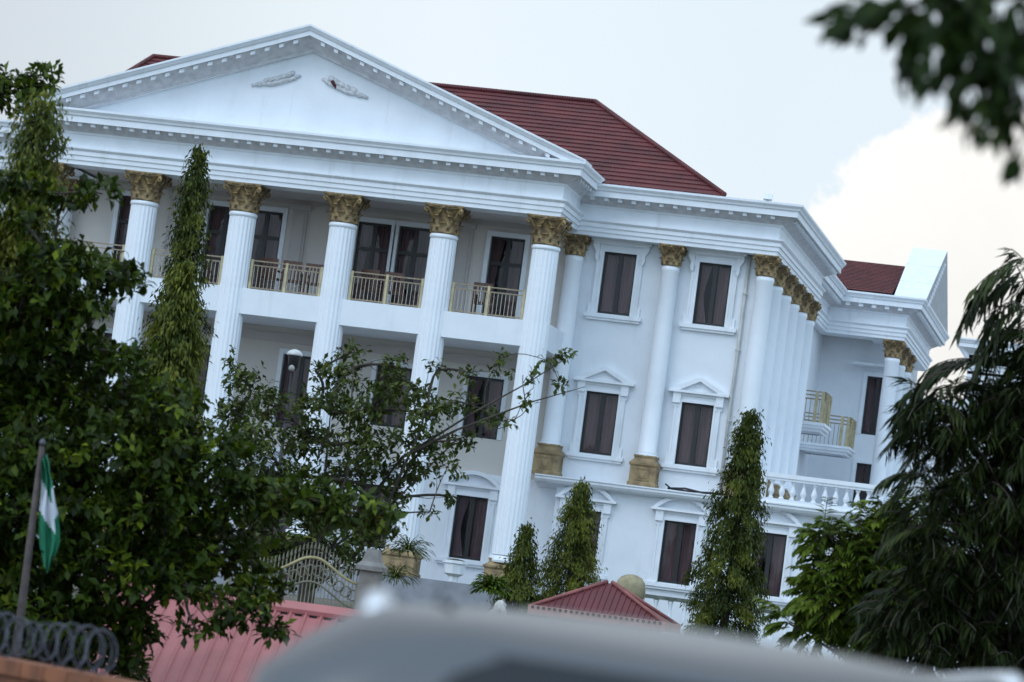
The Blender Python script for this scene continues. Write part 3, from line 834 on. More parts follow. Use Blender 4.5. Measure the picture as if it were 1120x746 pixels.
# porch plinth and steps
b = MB(); b.box(PX-8.1, PX+8.1, -4.0, -.002, 2.8, 4.10)
for i in range(3): b.box(PX-4, PX+4, -4.0-.36*(i+1), -4.0-.36*i, 2.8, 4.10-.26*(i+1))
b.build('porch_plinth', M_grey, man)
# small grey split unit boxes low on the side wall of the recess
b = MB(); b.box(-1.95, -1.55, 15.0, 15.9, 9.2, 9.9); b.tube([(-1.7, 15.2, 9.2), (-1.72, 15.2, 8.4), (-1.9, 15.2, 7.6)], .03, 6); b.build('air_conditioner', M_pipe, man)

# flood light on the cornice
fl = thing('flood_light', 'small white floodlight clamped on the edge of the main cornice', 'floodlight', (-1.35, -1.1, 15.79))
b = MB(); b.box(-1.39, -1.31, -1.14, -1.06, 15.74, 15.80); b.tube([(-1.35, -1.1, 15.79), (-1.35, -1.14, 15.87)], .025, 6); b.build('bracket', M_pipe, fl)
b = MB(); b.obox((-1.35, -1.17, 15.88), (.12, 0, 0), (0, .05, -.02), (0, .03, .08)); b.build('lamp_head', M_trim, fl)

# ------------------------------------------------------------------ rear annex at the far right
p0 = at(1045, 368, 153.0)
ann = thing('rear_annex', 'white flat-roofed annex behind the drooping tree at the far right', 'annex', (p0[0]+8, p0[1]+6, 3.25))
ax0, ay0, azt = p0[0]+.62, p0[1]+.62, p0[2]
b = MB(); b.box(ax0, ax0+30, ay0, ay0+14, 3, azt-.2); b.box(ax0-14, ax0-.003, ay0+1, ay0+13, 3, azt-2.75); b.build('wall', M_wall, ann)
b = MB(); b.sweep(prof(azt-1.44, azt, inner=-.3), [(ax0, ay0+14), (ax0, ay0), (ax0+30, ay0)]); b.sweep(prof(azt-4.0, azt-2.6, over=.4, inner=-.3), [(ax0-14, ay0+13), (ax0-14, ay0+1), (ax0-.003, ay0+1)])
b.build('entablature', M_trim, ann)
for x in (ax0+2.2, ax0+5.4, ax0+8.6, ax0+11.8):
    b = MB(); b.box(x-.5, x+.5, ay0-.06, ay0+.02, azt-4.4, azt-2.4); w_ = b.build('window', M_frame, ann)
    b = MB(); b.box(x-.66, x-.5, ay0-.08, ay0+.01, azt-4.5, azt-2.25); b.box(x+.5, x+.66, ay0-.08, ay0+.01, azt-4.5, azt-2.25); b.box(x-.5, x+.5, ay0-.08, ay0+.01, azt-2.4, azt-2.25); b.build('surround', M_trim, w_)

# ------------------------------------------------------------------ balcony chairs
M_wood = mat('dark_varnished_wood', (.085, .032, .018), .4, .4, 6)
ch = thing('balcony_chair', 'dark wooden slat-back chair behind the balcony railing, seen left of centre', 'chair', (0, 0, 11.5), 'wooden chairs on the balcony')
b = MB()
for x in (-.2, -.1, 0, .1, .2): b.box(x-.026, x+.026, -.03, 0, .47, .88)
b.box(-.27, .27, -.035, .005, .88, 1.0); b.box(-.27, -.23, -.035, .005, .0, .9); b.box(.23, .27, -.035, .005, 0, .9)
b.build('backrest', M_wood, ch, ).location = (0, 0, 0)
for ob in ch.children: ob.data.transform(Matrix.Translation((0, 0, 11.5)))
b = MB(); b.box(-.27, .27, .0, .5, .42+11.5, .47+11.5); b.build('seat', M_wood, ch)
for x in (-.25, .25):
    b = MB(); b.box(x-.022, x+.022, .45, .49, 11.5, 12.18); b.build('leg', M_wood, ch)
    b = MB(); b.box(x-.035, x+.035, .0, .5, 12.14, 12.19); b.build('armrest', M_wood, ch)
cpos = [(-15.0, 'dark wooden balcony chair nearest the column below the left relief'), (-14.35, 'dark wooden balcony chair second right of the second tall column'), (-13.72, 'dark wooden balcony chair beside the middle tall column'),
        (-12.05, 'dark wooden balcony chair just right of the middle tall column'), (-11.4, 'dark wooden balcony chair in front of the twin dark doors'), (-8.85, 'dark wooden balcony chair before the right-hand loggia door')]
for i, (x, lb) in enumerate(cpos):
    c = ch if i == 0 else copy_tree(ch)
    c.location = (x, -2.4+.12*((i*7) % 3), 11.5); c.rotation_euler.z = .12*(((i*5) % 3)-1); c['label'] = lb

# ------------------------------------------------------------------ forecourt: railing, lamp post, statues, gate, kiosk, shed
def place_base(px, py, d):
    p = at(px, py, d); return p[0], p[1]
# white railing in front of the ground floor
fr_ = thing('terrace_railing', 'low white baluster railing with grey top rail before the ground floor windows', 'railing', (-1.5, -5.0, 3.2))
y = -5.2
b = MB(); b.box(-4.6, 3.5, y-.09, y+.09, 4.33, 4.43); b.build('top_rail', mat('mossy_coping', (.14, .16, .14), .8, .5, 5), fr_)
b = MB(); b.box(-4.6, 3.5, y-.08, y+.08, 3.0, 3.62); b.build('plinth', M_wall, fr_)
bl = MB(); bl.lathe([(.07, 0), (.07, .05), (.045, .08), (.075, .22), (.06, .34), (.04, .5), (.06, .62), (.07, .66), (.07, .72)], (0, 0, 0), 10)
blm = bl.mesh('baluster', M_trim)
for i in range(21): newobj('baluster', blm, fr_, (-4.4+.39*i, y, 3.615))

lx, ly = place_base(323, 384, 92); lz = at(323, 384, 92)[2]
lp_ = thing('lamp_post', 'slim dark lamp post with a white dome cap rising behind the sparse tree', 'lamp post', (lx, ly, gz(ly)))
b = MB(); b.lathe([(.09, 0), (.09, .5), (.05, .55), (.045, lz-gz(ly)-.55)], (lx, ly, gz(ly)), 10); b.build('pole', M_frame, lp_)
b = MB(); b.lathe([(.07, -.5), (.13, -.42), (.17, -.13), (.17, -.11)], (lx, ly, lz), 12); b.build('lantern', M_frame, lp_)
b = MB(); b.lathe([(.20, -.12), (.21, -.09), (.18, -.03), (.11, .02), (.04, .04), (.01, .05)], (lx, ly, lz), 16); b.build('dome_cap', M_pipe, lp_)
b = MB(); b.lathe([(.01, -.08), (.07, -.05), (.085, 0), (.06, .06), (.01, .09)], (lx+.03, ly-.25, lz-.46), 10); b.build('bulb', M_conc, lp_)

# white lump of a statue and pots near the porch
sx, sy = place_base(545, 668, 88)
zt = at(545, 655, 88)[2]; zb = gz(sy)
st = thing('garden_statue', 'small rough white stone statue beside the conical tree by the porch', 'statue', (sx, sy, zb))
b = MB(); b.lathe([(.26, 0), (.28, .1), (.22, .2), (.2, zt-zb-.6)], (sx, sy, zb), 12); b.build('plinth', M_trim, st)
b = MB(); b.tube([(sx-.12, sy, zt-.62), (sx-.09, sy, zt-.4), (sx+.02, sy, zt-.2), (sx+.08, sy-.03, zt-.08), (sx+.11, sy-.03, zt)], [.16, .17, .15, .12, .05], 9)
b.tube([(sx+.13, sy-.05, zt-.55), (sx+.17, sy-.1, zt-.3), (sx+.1, sy-.1, zt-.16)], [.07, .07, .05], 7); b.tube([(sx-.2, sy+.02, zt-.6), (sx-.12, sy, zt-.3)], [.08, .05], 7)
b.build('figure', mat('weathered_white_stone', (.6, .58, .54), .8, .4, 9, .6, 20), st)

ux, uy = place_base(497, 622, 97.5)
un_ = thing('white_planter', 'white square planter box on the porch below the ground floor window', 'planter', (ux, uy, 4.1))
b = MB(); h_ = at(497, 613, 97.5)[2]-4.1
b.lathe([(.14, 0), (.14, .12), (.27, .2), (.30, h_-.1), (.34, h_-.08), (.34, h_)], (ux, uy, 4.1), 8, smooth=False); b.build('planter_body', M_trim, un_)
b = MB(); b.lathe([(.28, 0), (.2, .03), (.05, .05)], (ux, uy, 4.1+h_), 8); b.build('soil', M_ground, un_)
ux, uy = place_base(583, 650, 95)
zt = at(583, 628, 95)[2]
vs = thing('white_garden_urn', 'tall white garden urn with a dark dried plant between two conical trees', 'urn', (ux, uy, gz(uy)))
b = MB(); hh = zt-gz(uy); b.lathe([(.22, 0), (.22, .12), (.15, .18), (.15, hh-.75), (.10, hh-.62), (.12, hh-.5), (.24, hh-.2), (.27, hh-.03), (.27, hh)], (ux, uy, gz(uy)), 14); b.build('urn_body', M_trim, vs)
b = MB()
for i in range(14):
    a = rng.uniform(0, 6.28); l = rng.uniform(.12, .3)
    b.tube([(ux, uy, zt-.05), (ux+math.cos(a)*l*.5, uy+math.sin(a)*l*.5, zt+.12), (ux+math.cos(a)*l, uy+math.sin(a)*l, zt+.10)], [.03, .03, .012], 5)
b.build('dried_plant', mat('dried_plant', (.05, .035, .05), .9), vs)

# khaki domed tank behind the kiosk
dx, dy = place_base(690, 640, 84); zt = at(690, 628, 84)[2]
dm = thing('domed_pillar', 'khaki round-topped stone pillar rising behind the maroon kiosk roof', 'pillar', (dx, dy, gz(dy)))
b = MB(); H = zt-gz(dy); b.lathe([(.36, 0), (.36, .1), (.31, .14), (.31, H-.55), (.36, H-.5), (.355, H-.3), (.32, H-.17), (.24, H-.07), (.12, H-.015), (.02, H)], (dx, dy, gz(dy)), 20); b.build('pillar_body', mat('khaki_stone', (.33, .28, .17), .85, .35, 6, .4, 25), dm)

# gate kiosk with maroon hipped roof
kc = at(660, 690, 73.0); kz = at(660, 637, 73)[2]; kx, ky = kc[0], kc[1]; kg = gz(ky)
ko = thing('gate_kiosk', 'small guard kiosk with maroon ribbed roof in front of the conical trees', 'kiosk', (kx, ky, kg))
hx, hy, rise = 1.34, 1.05, .68
b = MB(); b.box(kx-hx+.3, kx+hx-.3, ky-hy+.3, ky+hy-.3, kg-.3, kz-rise-.1); b.build('wall', mat('pink_render', (.55, .30, .27), .85, .2, 2), ko)
r_ = MB(); A = np.array([kx-hx, ky-hy, kz-rise]); B = A+(2*hx, 0, 0); C = A+(2*hx, 2*hy, 0); D = A+(0, 2*hy, 0); T0 = np.array([kx-.05, ky, kz]); T1 = np.array([kx+.05, ky, kz])
r_.add([A, B, C, D, T0, T1], [(0, 1, 5, 4), (1, 2, 5), (2, 3, 4, 5), (3, 0, 4), (0, 3, 2, 1)])
for t in np.linspace(.03, .97, 22):
    p = A+(B-A)*t; q_ = min(t/.49, (1-t)/.49, 1); e_ = p+np.array([0, hy, rise])*q_*.985
    r_.tube([p+(0, 0, .012), e_+(0, 0, .012)], .018, 4, smooth=False)
ro = r_.build('roof', M_kiosk, ko)
rc = MB(); up = np.array([0, 0, .03])
for p, q in ((A, T0), (B, T1), (C, T1), (D, T0)): rc.tube([p+up, q+up], .04, 6)
rc.build('ridge_cap', mat('faded_terracotta', (.30, .10, .09), .7, .4, 5), ro)
vb = MB(); vb.box(kx-hx-.03, kx+hx+.03, ky-hy-.05, ky-hy-.003, kz-rise-.14, kz-rise+.05); vb.box(kx+hx+.003, kx+hx+.05, ky-hy, ky+hy, kz-rise-.14, kz-rise+.05); vb.box(kx-hx-.05, kx-hx-.003, ky-hy, ky+hy, kz-rise-.14, kz-rise+.05)
vbo = vb.build('fascia', mat('terracotta_fascia', (.50, .27, .22), .7, .3, 5), ko)
for i in range(24):
    x = kx-hx+.06+i*(2*hx-.12)/23; b = MB(); b.box(x-.035, x+.02, ky-hy-.062, ky-hy-.052, kz-rise-.02, kz-rise+.035); b.build('gap_block', M_frame, vbo)  # dark block added to stand for an open gap along the fascia
b = MB(); b.box(kx-.3, kx+.3, ky-hy+.29, ky-hy+.302, kg+.2, kz-rise-.35); b.build('hatch', M_frame, ko)

# low shed with pink ribbed roof (left, before the gate)
S0 = at(150, 640, 50.0); S1 = at(420, 676, 49.3)
ridge_z = 2.93
d_ = np.array([S1[0]-S0[0], S1[1]-S0[1]]); d_ = d_/np.linalg.norm(d_); nrm = np.array([d_[1], -d_[0]])   # towards the viewer
R0 = np.array([S0[0], S0[1], ridge_z])-np.append(d_*.6, 0); R1 = np.array([S1[0], S1[1], ridge_z-.02])+np.append(d_*1.2, 0)
E0 = R0+np.append(nrm*3.2+d_*.42, -1.55); E1 = R1+np.append(nrm*3.2+d_*.42, -1.55)
sg = gz((R0[1]+R1[1])/2)
sh = thing('roadside_shed', 'low shed with faded pink ribbed metal roof under the broad-leaved tree', 'shed', ((R0[0]+R1[0])/2, (R0[1]+R1[1])/2, sg))
r_ = MB(); n = 74; v = []; f = []
nn = np.cross(R1-R0, E0-R0); nn /= np.linalg.norm(nn); nn = nn if nn[2] > 0 else -nn
for i in range(n*4+1):
    t = i/(n*4); hgt = (0, .03, .03, 0)[i % 4] if (i//4) % 3 == 0 else 0
    v.append(R0+(R1-R0)*t+nn*hgt); v.append(E0+(E1-E0)*t+nn*hgt)
for i in range(n*4): f.append((2*i, 2*i+1, 2*i+3, 2*i+2))
r_.add(v, f)
back = np.append(-nrm*2.6, -.9); ro = r_.build('roof', M_pink, sh)
b = MB(); b.add([R0-(0, 0, .01), R1-(0, 0, .01), R1+back, R0+back], [(0, 1, 2, 3)]); b.build('rear_slope', M_pink, ro)
b = MB(); b.obox((R0+R1)/2+np.array([0, 0, .03]), (R1-R0)/2, np.append(nrm*.13, -.05), (0, 0, .03)); b.build('ridge_cap', M_pink, ro)
for t in np.linspace(.02, .98, 26):
    b = MB(); c = R0+(R1-R0)*t+np.append(nrm*.16, -.085); b.obox(c, np.append(d_*.05, 0), np.append(nrm*.012, 0), (0, 0, .03)); b.build('gap_block', M_frame, ro)  # dark blocks added in place of the gaps below the ridge cap
b = MB(); mid = (R0+R1)/2; L_ = np.linalg.norm(R1-R0)/2
b.obox(np.array([mid[0], mid[1], (sg+ridge_z-1.0)/2-.2])+np.append(nrm*.4, 0), np.append(d_*(L_-.4), 0), np.append(nrm*1.9, 0), (0, 0, (ridge_z-1.4-sg)/2+.2)); b.build('wall', mat('shed_wall', (.3, .22, .18), .9, .3, 2), sh)

# gate: ornate panel with swooping top, pillar
gd = 57.0
gp0 = at(300, 640, gd); gp1 = at(392, 650, gd)
gx = np.array([gp1[0]-gp0[0], gp1[1]-gp0[1]]); glen = np.linalg.norm(gx); gx /= glen
M_gate = mat('old_gold_paint', (.20, .185, .13), .5, .4, 6)
gg = gz(gp0[1])
gt = thing('ornamental_gate', 'ornamental metal gate leaf with swooping gold top rail beside the grey pillar', 'gate', (gp0[0], gp0[1], gg))
def topz(s):    # s from 0 (hinge left) to 1 (pillar)
    q = min(max((s-.5)/.5, 0), 1)
    return at(345, 612, gd)[2]*(1-(3*q*q-2*q**3))+at(390, 634, gd)[2]*(3*q*q-2*q**3)+.10*math.exp(-((s-.42)/.2)**2)-.07
def gpt(s, z): return (gp0[0]+gx[0]*glen*s, gp0[1]+gx[1]*glen*s, z)
S_ = np.linspace(-.55, .99, 40)
def tz(s): return topz(abs(s-.42)*1.0+.42 if s < .42 else s)
b = MB(); b.tube([gpt(s, tz(s)) for s in S_], .024, 6); b.build('top_rail', mat('bright_gold_paint', (.40, .34, .17), .5, .3, 6), gt)
b = MB(); b.tube([gpt(s, tz(s)-.38) for s in S_], .018, 6); b.tube([gpt(-.55, gg+.25), gpt(.99, gg+.25)], .04, 6)
b.tube([gpt(-.55, gg), gpt(-.55, tz(-.55))], .04, 6); b.tube([gpt(.985, gg), gpt(.985, tz(.985))], .04, 6); b.build('gate_frame', M_gate, gt)
b = MB()
for i, s in enumerate(np.linspace(-.52, .96, 34)):
    z = tz(s); b.tube([gpt(s, gg+.1), gpt(s, z+.14)], .009, 5); b.lathe([(.009, 0), (.022, .03), (.010, .08), (.001, .13)], gpt(s, z+.12), 6)
    if i % 2 == 0:
        c = np.array(gpt(s+.02, z-.2)); b.tube([c+np.array([gx[0]*math.cos(a), gx[1]*math.cos(a), math.sin(a)])*.085 for a in np.linspace(0, 6.28, 9)], .012, 4)
        for k in (0, 1):
            c = np.array(gpt(s+.02, gg+.8+k*.35)); b.tube([c+np.array([gx[0]*math.cos(a), gx[1]*math.cos(a), math.sin(a)*1.5])*.075*(1-.1*a/6.28) for a in np.linspace(0, 6.28, 9)], .012, 4)
b.build('pickets', M_gate, gt)
pc = at(404, 640, gd); pzt = at(404, 600, gd)[2]; pg = gz(pc[1])
pl = thing('gate_pillar', 'grey concrete gate pillar with pyramid cap at the right end of the gate', 'pillar', (pc[0], pc[1], pg))
b = MB(); w = .15; b.box(pc[0]-w, pc[0]+w, pc[1]-w, pc[1]+w, pg-.2, pzt-.34); b.build('shaft', mat('pillar_render', (.24, .22, .20), .85, .25, 4, .3, 30), pl)
b = MB(); w = .21; z = pzt-.34
b.add([(pc[0]+sx*q, pc[1]+sy*q, zz) for q, zz in ((w, z), (w, z+.07), (.14, z+.14), (.09, z+.34)) for sx, sy in ((-1, -1), (1, -1), (1, 1), (-1, 1))],
      [(3, 2, 1, 0), (12, 13, 14, 15)]+[(i*4+k, i*4+(k+1) % 4, (i+1)*4+(k+1) % 4, (i+1)*4+k) for i in range(3) for k in range(4)])
b.build('cap', mat('pillar_cap', (.24, .225, .21), .85, .3, 5, .3, 30), pl)

# roadside boundary wall, razor wire, flag
wd = 25.0
wp0 = at(-260, 666, 29.9); wp1 = at(330, 784, 20.8)
wz0 = at(0, 718, wd)[2]; wz1 = at(80, 737, wd)[2]
wx = np.array([wp1[0]-wp0[0], wp1[1]-wp0[1]]); wl_ = np.linalg.norm(wx); wx /= wl_; wn = np.array([wx[1], -wx[0]])
wg = gz(wp0[1])
bw = thing('boundary_wall', 'weathered orange boundary wall at the lower left under the coil of wire', 'wall', (wp0[0], wp0[1], wg))
zt_ = wz0
M_orange = mat('orange_render', (.27, .095, .045), .85, .45, 4, .4, 30, grime=(.08, .05, .04, .6))
b = MB(); c = (wp0+wp1)/2
b.obox((c[0], c[1], (zt_-.1+wg-.4)/2), np.append(wx*wl_/2, 0), np.append(wn*.11, 0), (0, 0, (zt_-.1-wg+.4)/2)); b.build('wall_panel', M_orange, bw)
b = MB()
for i in range(int(wl_/.42)):
    q = wp0[:2]+wx*(i*.42+.2); b.obox((q[0], q[1], zt_-.05+rng.uniform(-.006, .006)), np.append(wx*.20, 0), np.append(wn*.15, 0), (0, 0, .05))
b.build('coping', mat('orange_coping', (.30, .105, .045), .85, .5, 3, .4, 30, grime=(.08, .05, .04, .5)), bw)
rw = []
b = MB(); pts = []
n = 1700
for i in range(n):
    t = i/n; a = t*2*math.pi*84+.8*math.sin(t*90); q = wp0[:2]+wx*(t*wl_); rr = .135+.02*math.sin(t*40)
    pts.append((q[0]+wn[0]*math.cos(a)*rr*.7+wx[0]*.09*math.sin(a*.5), q[1]+wn[1]*math.cos(a)*rr*.7+wx[1]*.09*math.sin(a*.5), zt_+.15+math.sin(a)*rr))
pts = pts[:int(n*.71)]
b.tube(pts, .0055, 4)
for i in range(4, len(pts), 7):
    p = np.array(pts[i]); dv = rng.normal(size=3); dv /= np.linalg.norm(dv); b.tube([p-dv*.025, p+dv*.025], [.004, .002], 3)
M_steel = mat('dull_steel', (.10, .10, .12), .5, .3, 10, metallic=.7)
rwo = b.build('razor_wire', M_steel, None, (wp0[0], wp0[1], zt_)); tag(rwo, 'coil of grey razor wire running along the top of the orange wall', 'razor wire')

fd = 38.0
fb = at(15, 744, fd); ftp = at(46, 488, fd)
fpg = gz(fb[1])
fp = thing('flagpole', 'thin brown flagpole standing behind the razor wire at lower left', 'flagpole', (fb[0], fb[1], fpg))
b = MB(); b.tube([(fb[0], fb[1], fpg-.1), (ftp[0]*.5+fb[0]*.5, ftp[1]*.5+fb[1]*.5, (fpg+ftp[2])/2), (ftp[0], ftp[1], ftp[2])], [.052, .046, .03], 8); b.build('pole', mat('rusty_pole', (.075, .055, .05), .7, .4, 12), fp)
b = MB(); b.lathe([(.022, 0), (.035, .02), (.035, .05), (.01, .08)], ftp, 8); b.build('finial', M_steel, fp)
# flag hanging slack: fly runs downwards, three bands across it
fv = []; ff = []; fm = []
ns, ntt = 44, 15
path_px = [(48, 500), (52, 525), (53, 560), (54, 590), (51, 627)]
wid_px = [3, 13, 22, 21, 8]
for i in range(ns+1):
    s = i/ns
    cxp = np.interp(s, [0, .2, .48, .72, 1], [p[0] for p in path_px]); cyp = np.interp(s, [0, .2, .48, .72, 1], [p[1] for p in path_px]); wdt = np.interp(s, [0, .2, .48, .72, 1], wid_px)
    for j in range(ntt+1):
        t = j/ntt-.5
        px = cxp+t*wdt+1.2*math.sin(s*9+t*4); py = cyp+(t*14*(1-s*.4)*(-1 if s < .1 else 1))*.6+(abs(t)*-10 if s > .85 else 0)
        dep = .045*math.sin(t*15+s*3)+.02*math.sin(s*11+t*5)
        fv.append(at(px, py, fd-.06+dep))
for i in range(ns):
    for j in range(ntt):
        ff.append((i*(ntt+1)+j, i*(ntt+1)+j+1, (i+1)*(ntt+1)+j+1, (i+1)*(ntt+1)+j))
        fm.append(1 if .34 < (i+.5)/ns-.22*((j/ntt)-.5)*(1 if j/ntt < .75 else -1.2) < .60 else 0)
b = MB(); b.add(fv, ff, 0, True); b.mi = fm
fo = b.build('flag', [mat('green_cloth', (.012, .17, .085), .8, .15, 8), mat('white_cloth', (.62, .64, .70), .8, .1, 8)], None, at(48, 505, fd))
tag(fo, 'slack green white green flag hanging from the thin pole', 'flag')

# ------------------------------------------------------------------ vegetation
def leaf_object(name, P, D, Nn, L, Wd, tint, material, parent, wide=.5, curl=.12):
    "five-point folded leaves; P base, D direction, Nn leaf normal"
    n = len(P)
    D = D/np.linalg.norm(D, axis=1, keepdims=True)
    S = np.cross(D, Nn); S /= (np.linalg.norm(S, axis=1, keepdims=True)+1e-9)
    Nn = np.cross(S, D)
    L = np.broadcast_to(L, n)[:, None]; Wd = np.broadcast_to(Wd, n)[:, None]
    m_ = P+D*L*wide-Nn*L*curl*.0
    t = P+D*L-Nn*L*curl
    l = P+D*L*wide+S*Wd*.5+Nn*Wd*.16
    r = P+D*L*wide-S*Wd*.5+Nn*Wd*.16
    V = np.stack([P, l, m_, r, t], 1).reshape(-1, 3)-org(parent)
    idx = np.arange(n)[:, None]*5
    F = np.concatenate([idx+[0, 2, 1], idx+[0, 3, 2], idx+[1, 2, 4], idx+[2, 3, 4]], 1).reshape(-1, 3)
    me = bpy.data.meshes.new(name)
    me.vertices.add(len(V)); me.vertices.foreach_set('co', V.astype(np.float32).ravel())
    nf = len(F); me.loops.add(nf*3); me.loops.foreach_set('vertex_index', F.astype(np.int32).ravel())
    me.polygons.add(nf); me.polygons.foreach_set('loop_start', np.arange(0, nf*3, 3, dtype=np.int32))
    at_ = me.attributes.new('tint', 'FLOAT', 'FACE'); at_.data.foreach_set('value', np.repeat(np.broadcast_to(tint, n), 4).astype(np.float32))
    me.materials.append(material); me.update(); me.validate()
    return newobj(name, me, parent)

def unit(v): return v/(np.linalg.norm(v, axis=-1, keepdims=True)+1e-9)

def limb(mb, a, b_, r0, r1, bend=.12, n=6, sides=6):
    a = np.array(a, float); b_ = np.array(b_, float); L_ = np.linalg.norm(b_-a)
    off = rng.normal(size=3)*bend*L_*.5; off[2] = abs(off[2])*.6
    pts = [a+(b_-a)*t+off*math.sin(math.pi*t) for t in np.linspace(0, 1, n)]
    mb.tube(pts, list(np.linspace(r0, r1, n)), sides)
    return pts

def clumps_to_world(cl, d, mpp):
    out_ = []
    for c in cl:
        px, py, rx, ry = c[:4]; dz = c[4] if len(c) > 4 else rng.uniform(-1, 1)
        p = at(px, py, d+dz); out_.append((p, rx*mpp, ry*mpp))
    return out_

def rosette_tree(name, label, cl, d, trunk_px, leafL, leafW, per, nros, material, droop=.1, twig=.5, group=None, rdepth=1.0, shell=.55, trunk_r=1.0, limb_r=1.0, tcut=1.6, dense=1.0):
    mpp = d/FPX
    C = clumps_to_world(cl, d, mpp)
    tb = at(*trunk_px, d); base = np.array([tb[0], tb[1], gz(tb[1])])
    th_ = thing(name, label, 'tree', base, group)
    tr = MB()
    cz_ = np.mean([c[0][2] for c in C]); top = np.array([base[0], base[1], max(base[2]+1.2, cz_)])
    # trunk with taper
    tt = max(c[0][2] for c in C)-tcut
    tpts = [base+(0, 0, -.2), base+(.05, 0, .6), base+(.0, .1, 1.6), np.array([base[0]+.2, base[1], (base[2]+tt)/2]), np.array([base[0]+.1, base[1], tt])]
    tr.tube(tpts, [q*trunk_r for q in (.30, .22, .18, .10, .02)], 10)
    Ps = []; Ds = []; Ns = []; Ls = []; Ts = []
    nodes = [np.array(tpts[2]+(np.array(tpts[-1])-tpts[2])*q) for q in np.linspace(0, 1, 6)]; depth = [0]*6
    def ax_d(c): return min(np.linalg.norm(c-q) for q in nodes[:6])
    for (c, rx, ry) in sorted(C, key=lambda q: ax_d(q[0])):
        dl = [np.linalg.norm(c-q)*(1.0 if q[2] < c[2]+.2 else 1.5)+.15*depth[m] for m, q in enumerate(nodes)]
        m = int(np.argmin(dl)); dm = depth[m]
        pts = limb(tr, nodes[m], c, limb_r*max(.012, .05-.008*dm), limb_r*max(.010, .042-.008*dm), bend=.2)
        nodes.append(c); depth.append(dm+1)
        rz_ = min(rx, ry*1.6)*rdepth
        n = max(6, int(nros*(rx*ry)/(.6*.4)*(dense if ry > 14.5*mpp else 1.0)))
        q = rng.normal(size=(n, 3)); q = unit(q)*(rng.uniform(shell, 1.08, size=(n, 1))**.7)
        q *= 1+.22*np.sin(q[:, :1]*7+c[0]*3)*np.cos(q[:, 2:]*6+c[1])
        R_ = q[:, :1]*_r*rx+q[:, 1:2]*_f*rz_+q[:, 2:3]*np.array([0, 0, 1])*ry
        tips = c+R_
        for i in range(0, n, 6):
            j = rng.integers(1, len(pts)); tr.tube([pts[j], (pts[j]+tips[i])/2+rng.normal(size=3)*.05, tips[i]], [.008, .006, .003], 4)
        outw = unit(R_+np.array([0, 0, .25])*ry)
        for i in range(n):
            m_ = rng.integers(per[0], per[1]+1)
            ax = outw[i]+rng.normal(size=3)*.25; ax /= np.linalg.norm(ax)
            dv = unit(rng.normal(size=(m_, 3))); dv = unit(dv-np.outer(dv@ax, ax)*.75+ax*.35); dv[:, 2] -= droop
            Ps.append(np.repeat(tips[i][None], m_, 0)+rng.normal(size=(m_, 3))*leafL*.22); Ds.append(dv)
            Ns.append(unit(ax*.4+np.array([0, 0, 1.1])+rng.normal(size=(m_, 3))*.42))
            Ls.append(leafL*rng.uniform(.65, 1.15, m_)); base_t = np.clip(rng.normal(.36, .22), 0, 1)
            Ts.append(np.clip(base_t+rng.normal(0, .12, m_), 0, 1))
    tr.build('trunk', M_bark, th_)
    L_ = np.concatenate(Ls)
    leaf_object('crown', np.concatenate(Ps), np.concatenate(Ds), np.concatenate(Ns), L_, L_*leafW, np.concatenate(Ts), material, th_, wide=.6)
    return th_

# big broad-leaved tree at the left
cl = [(8, 98, 40, 18, 2.5), (46, 85, 22, 12, 2.5), (-40, 110, 46, 30, 2), (-40, 190, 40, 20), (4, 203, 30, 12, -1.6), (72, 212, 40, 9, -1.6), (112, 212, 18, 9, -1.6), (28, 245, 20, 12), (5, 275, 40, 22), (-45, 260, 50, 40),
      (60, 285, 45, 22), (105, 300, 40, 20), (143, 308, 22, 13), (25, 325, 60, 30), (80, 335, 38, 16), (-50, 350, 60, 50), (30, 375, 60, 35), (95, 385, 40, 24), (135, 390, 26, 14), (10, 430, 60, 40), (75, 430, 55, 32), (140, 430, 45, 28), (185, 440, 35, 22),
      (40, 490, 70, 40), (120, 490, 60, 40), (190, 490, 50, 34), (235, 495, 32, 20), (20, 550, 60, 42), (95, 555, 60, 42), (170, 550, 55, 38), (240, 545, 46, 28), (300, 545, 40, 20), (345, 548, 36, 18), (385, 556, 34, 16), (420, 562, 18, 10),
      (40, 615, 65, 40), (120, 620, 60, 36), (190, 605, 50, 34), (250, 600, 44, 28), (285, 640, 30, 20), (300, 685, 18, 10), (262, 665, 26, 16), (20, 675, 60, 38), (100, 680, 48, 34), (150, 670, 20, 20), (-55, 450, 60, 60), (-60, 560, 60, 60), (-60, 650, 60, 50), (60, 730, 50, 26), (130, 715, 26, 16), (148, 698, 24, 26), (146, 735, 20, 18), (215, 690, 26, 8, -1), (205, 640, 40, 20)]
rosette_tree('broad_leaved_tree', 'large dark broad-leaved tree in tiers covering the left of the mansion', cl, 45, (40, 740), .17, .5, (7, 10), 118, M_leaf_broad, rdepth=1.5, shell=.3, trunk_r=.8, limb_r=.8, tcut=3.6)
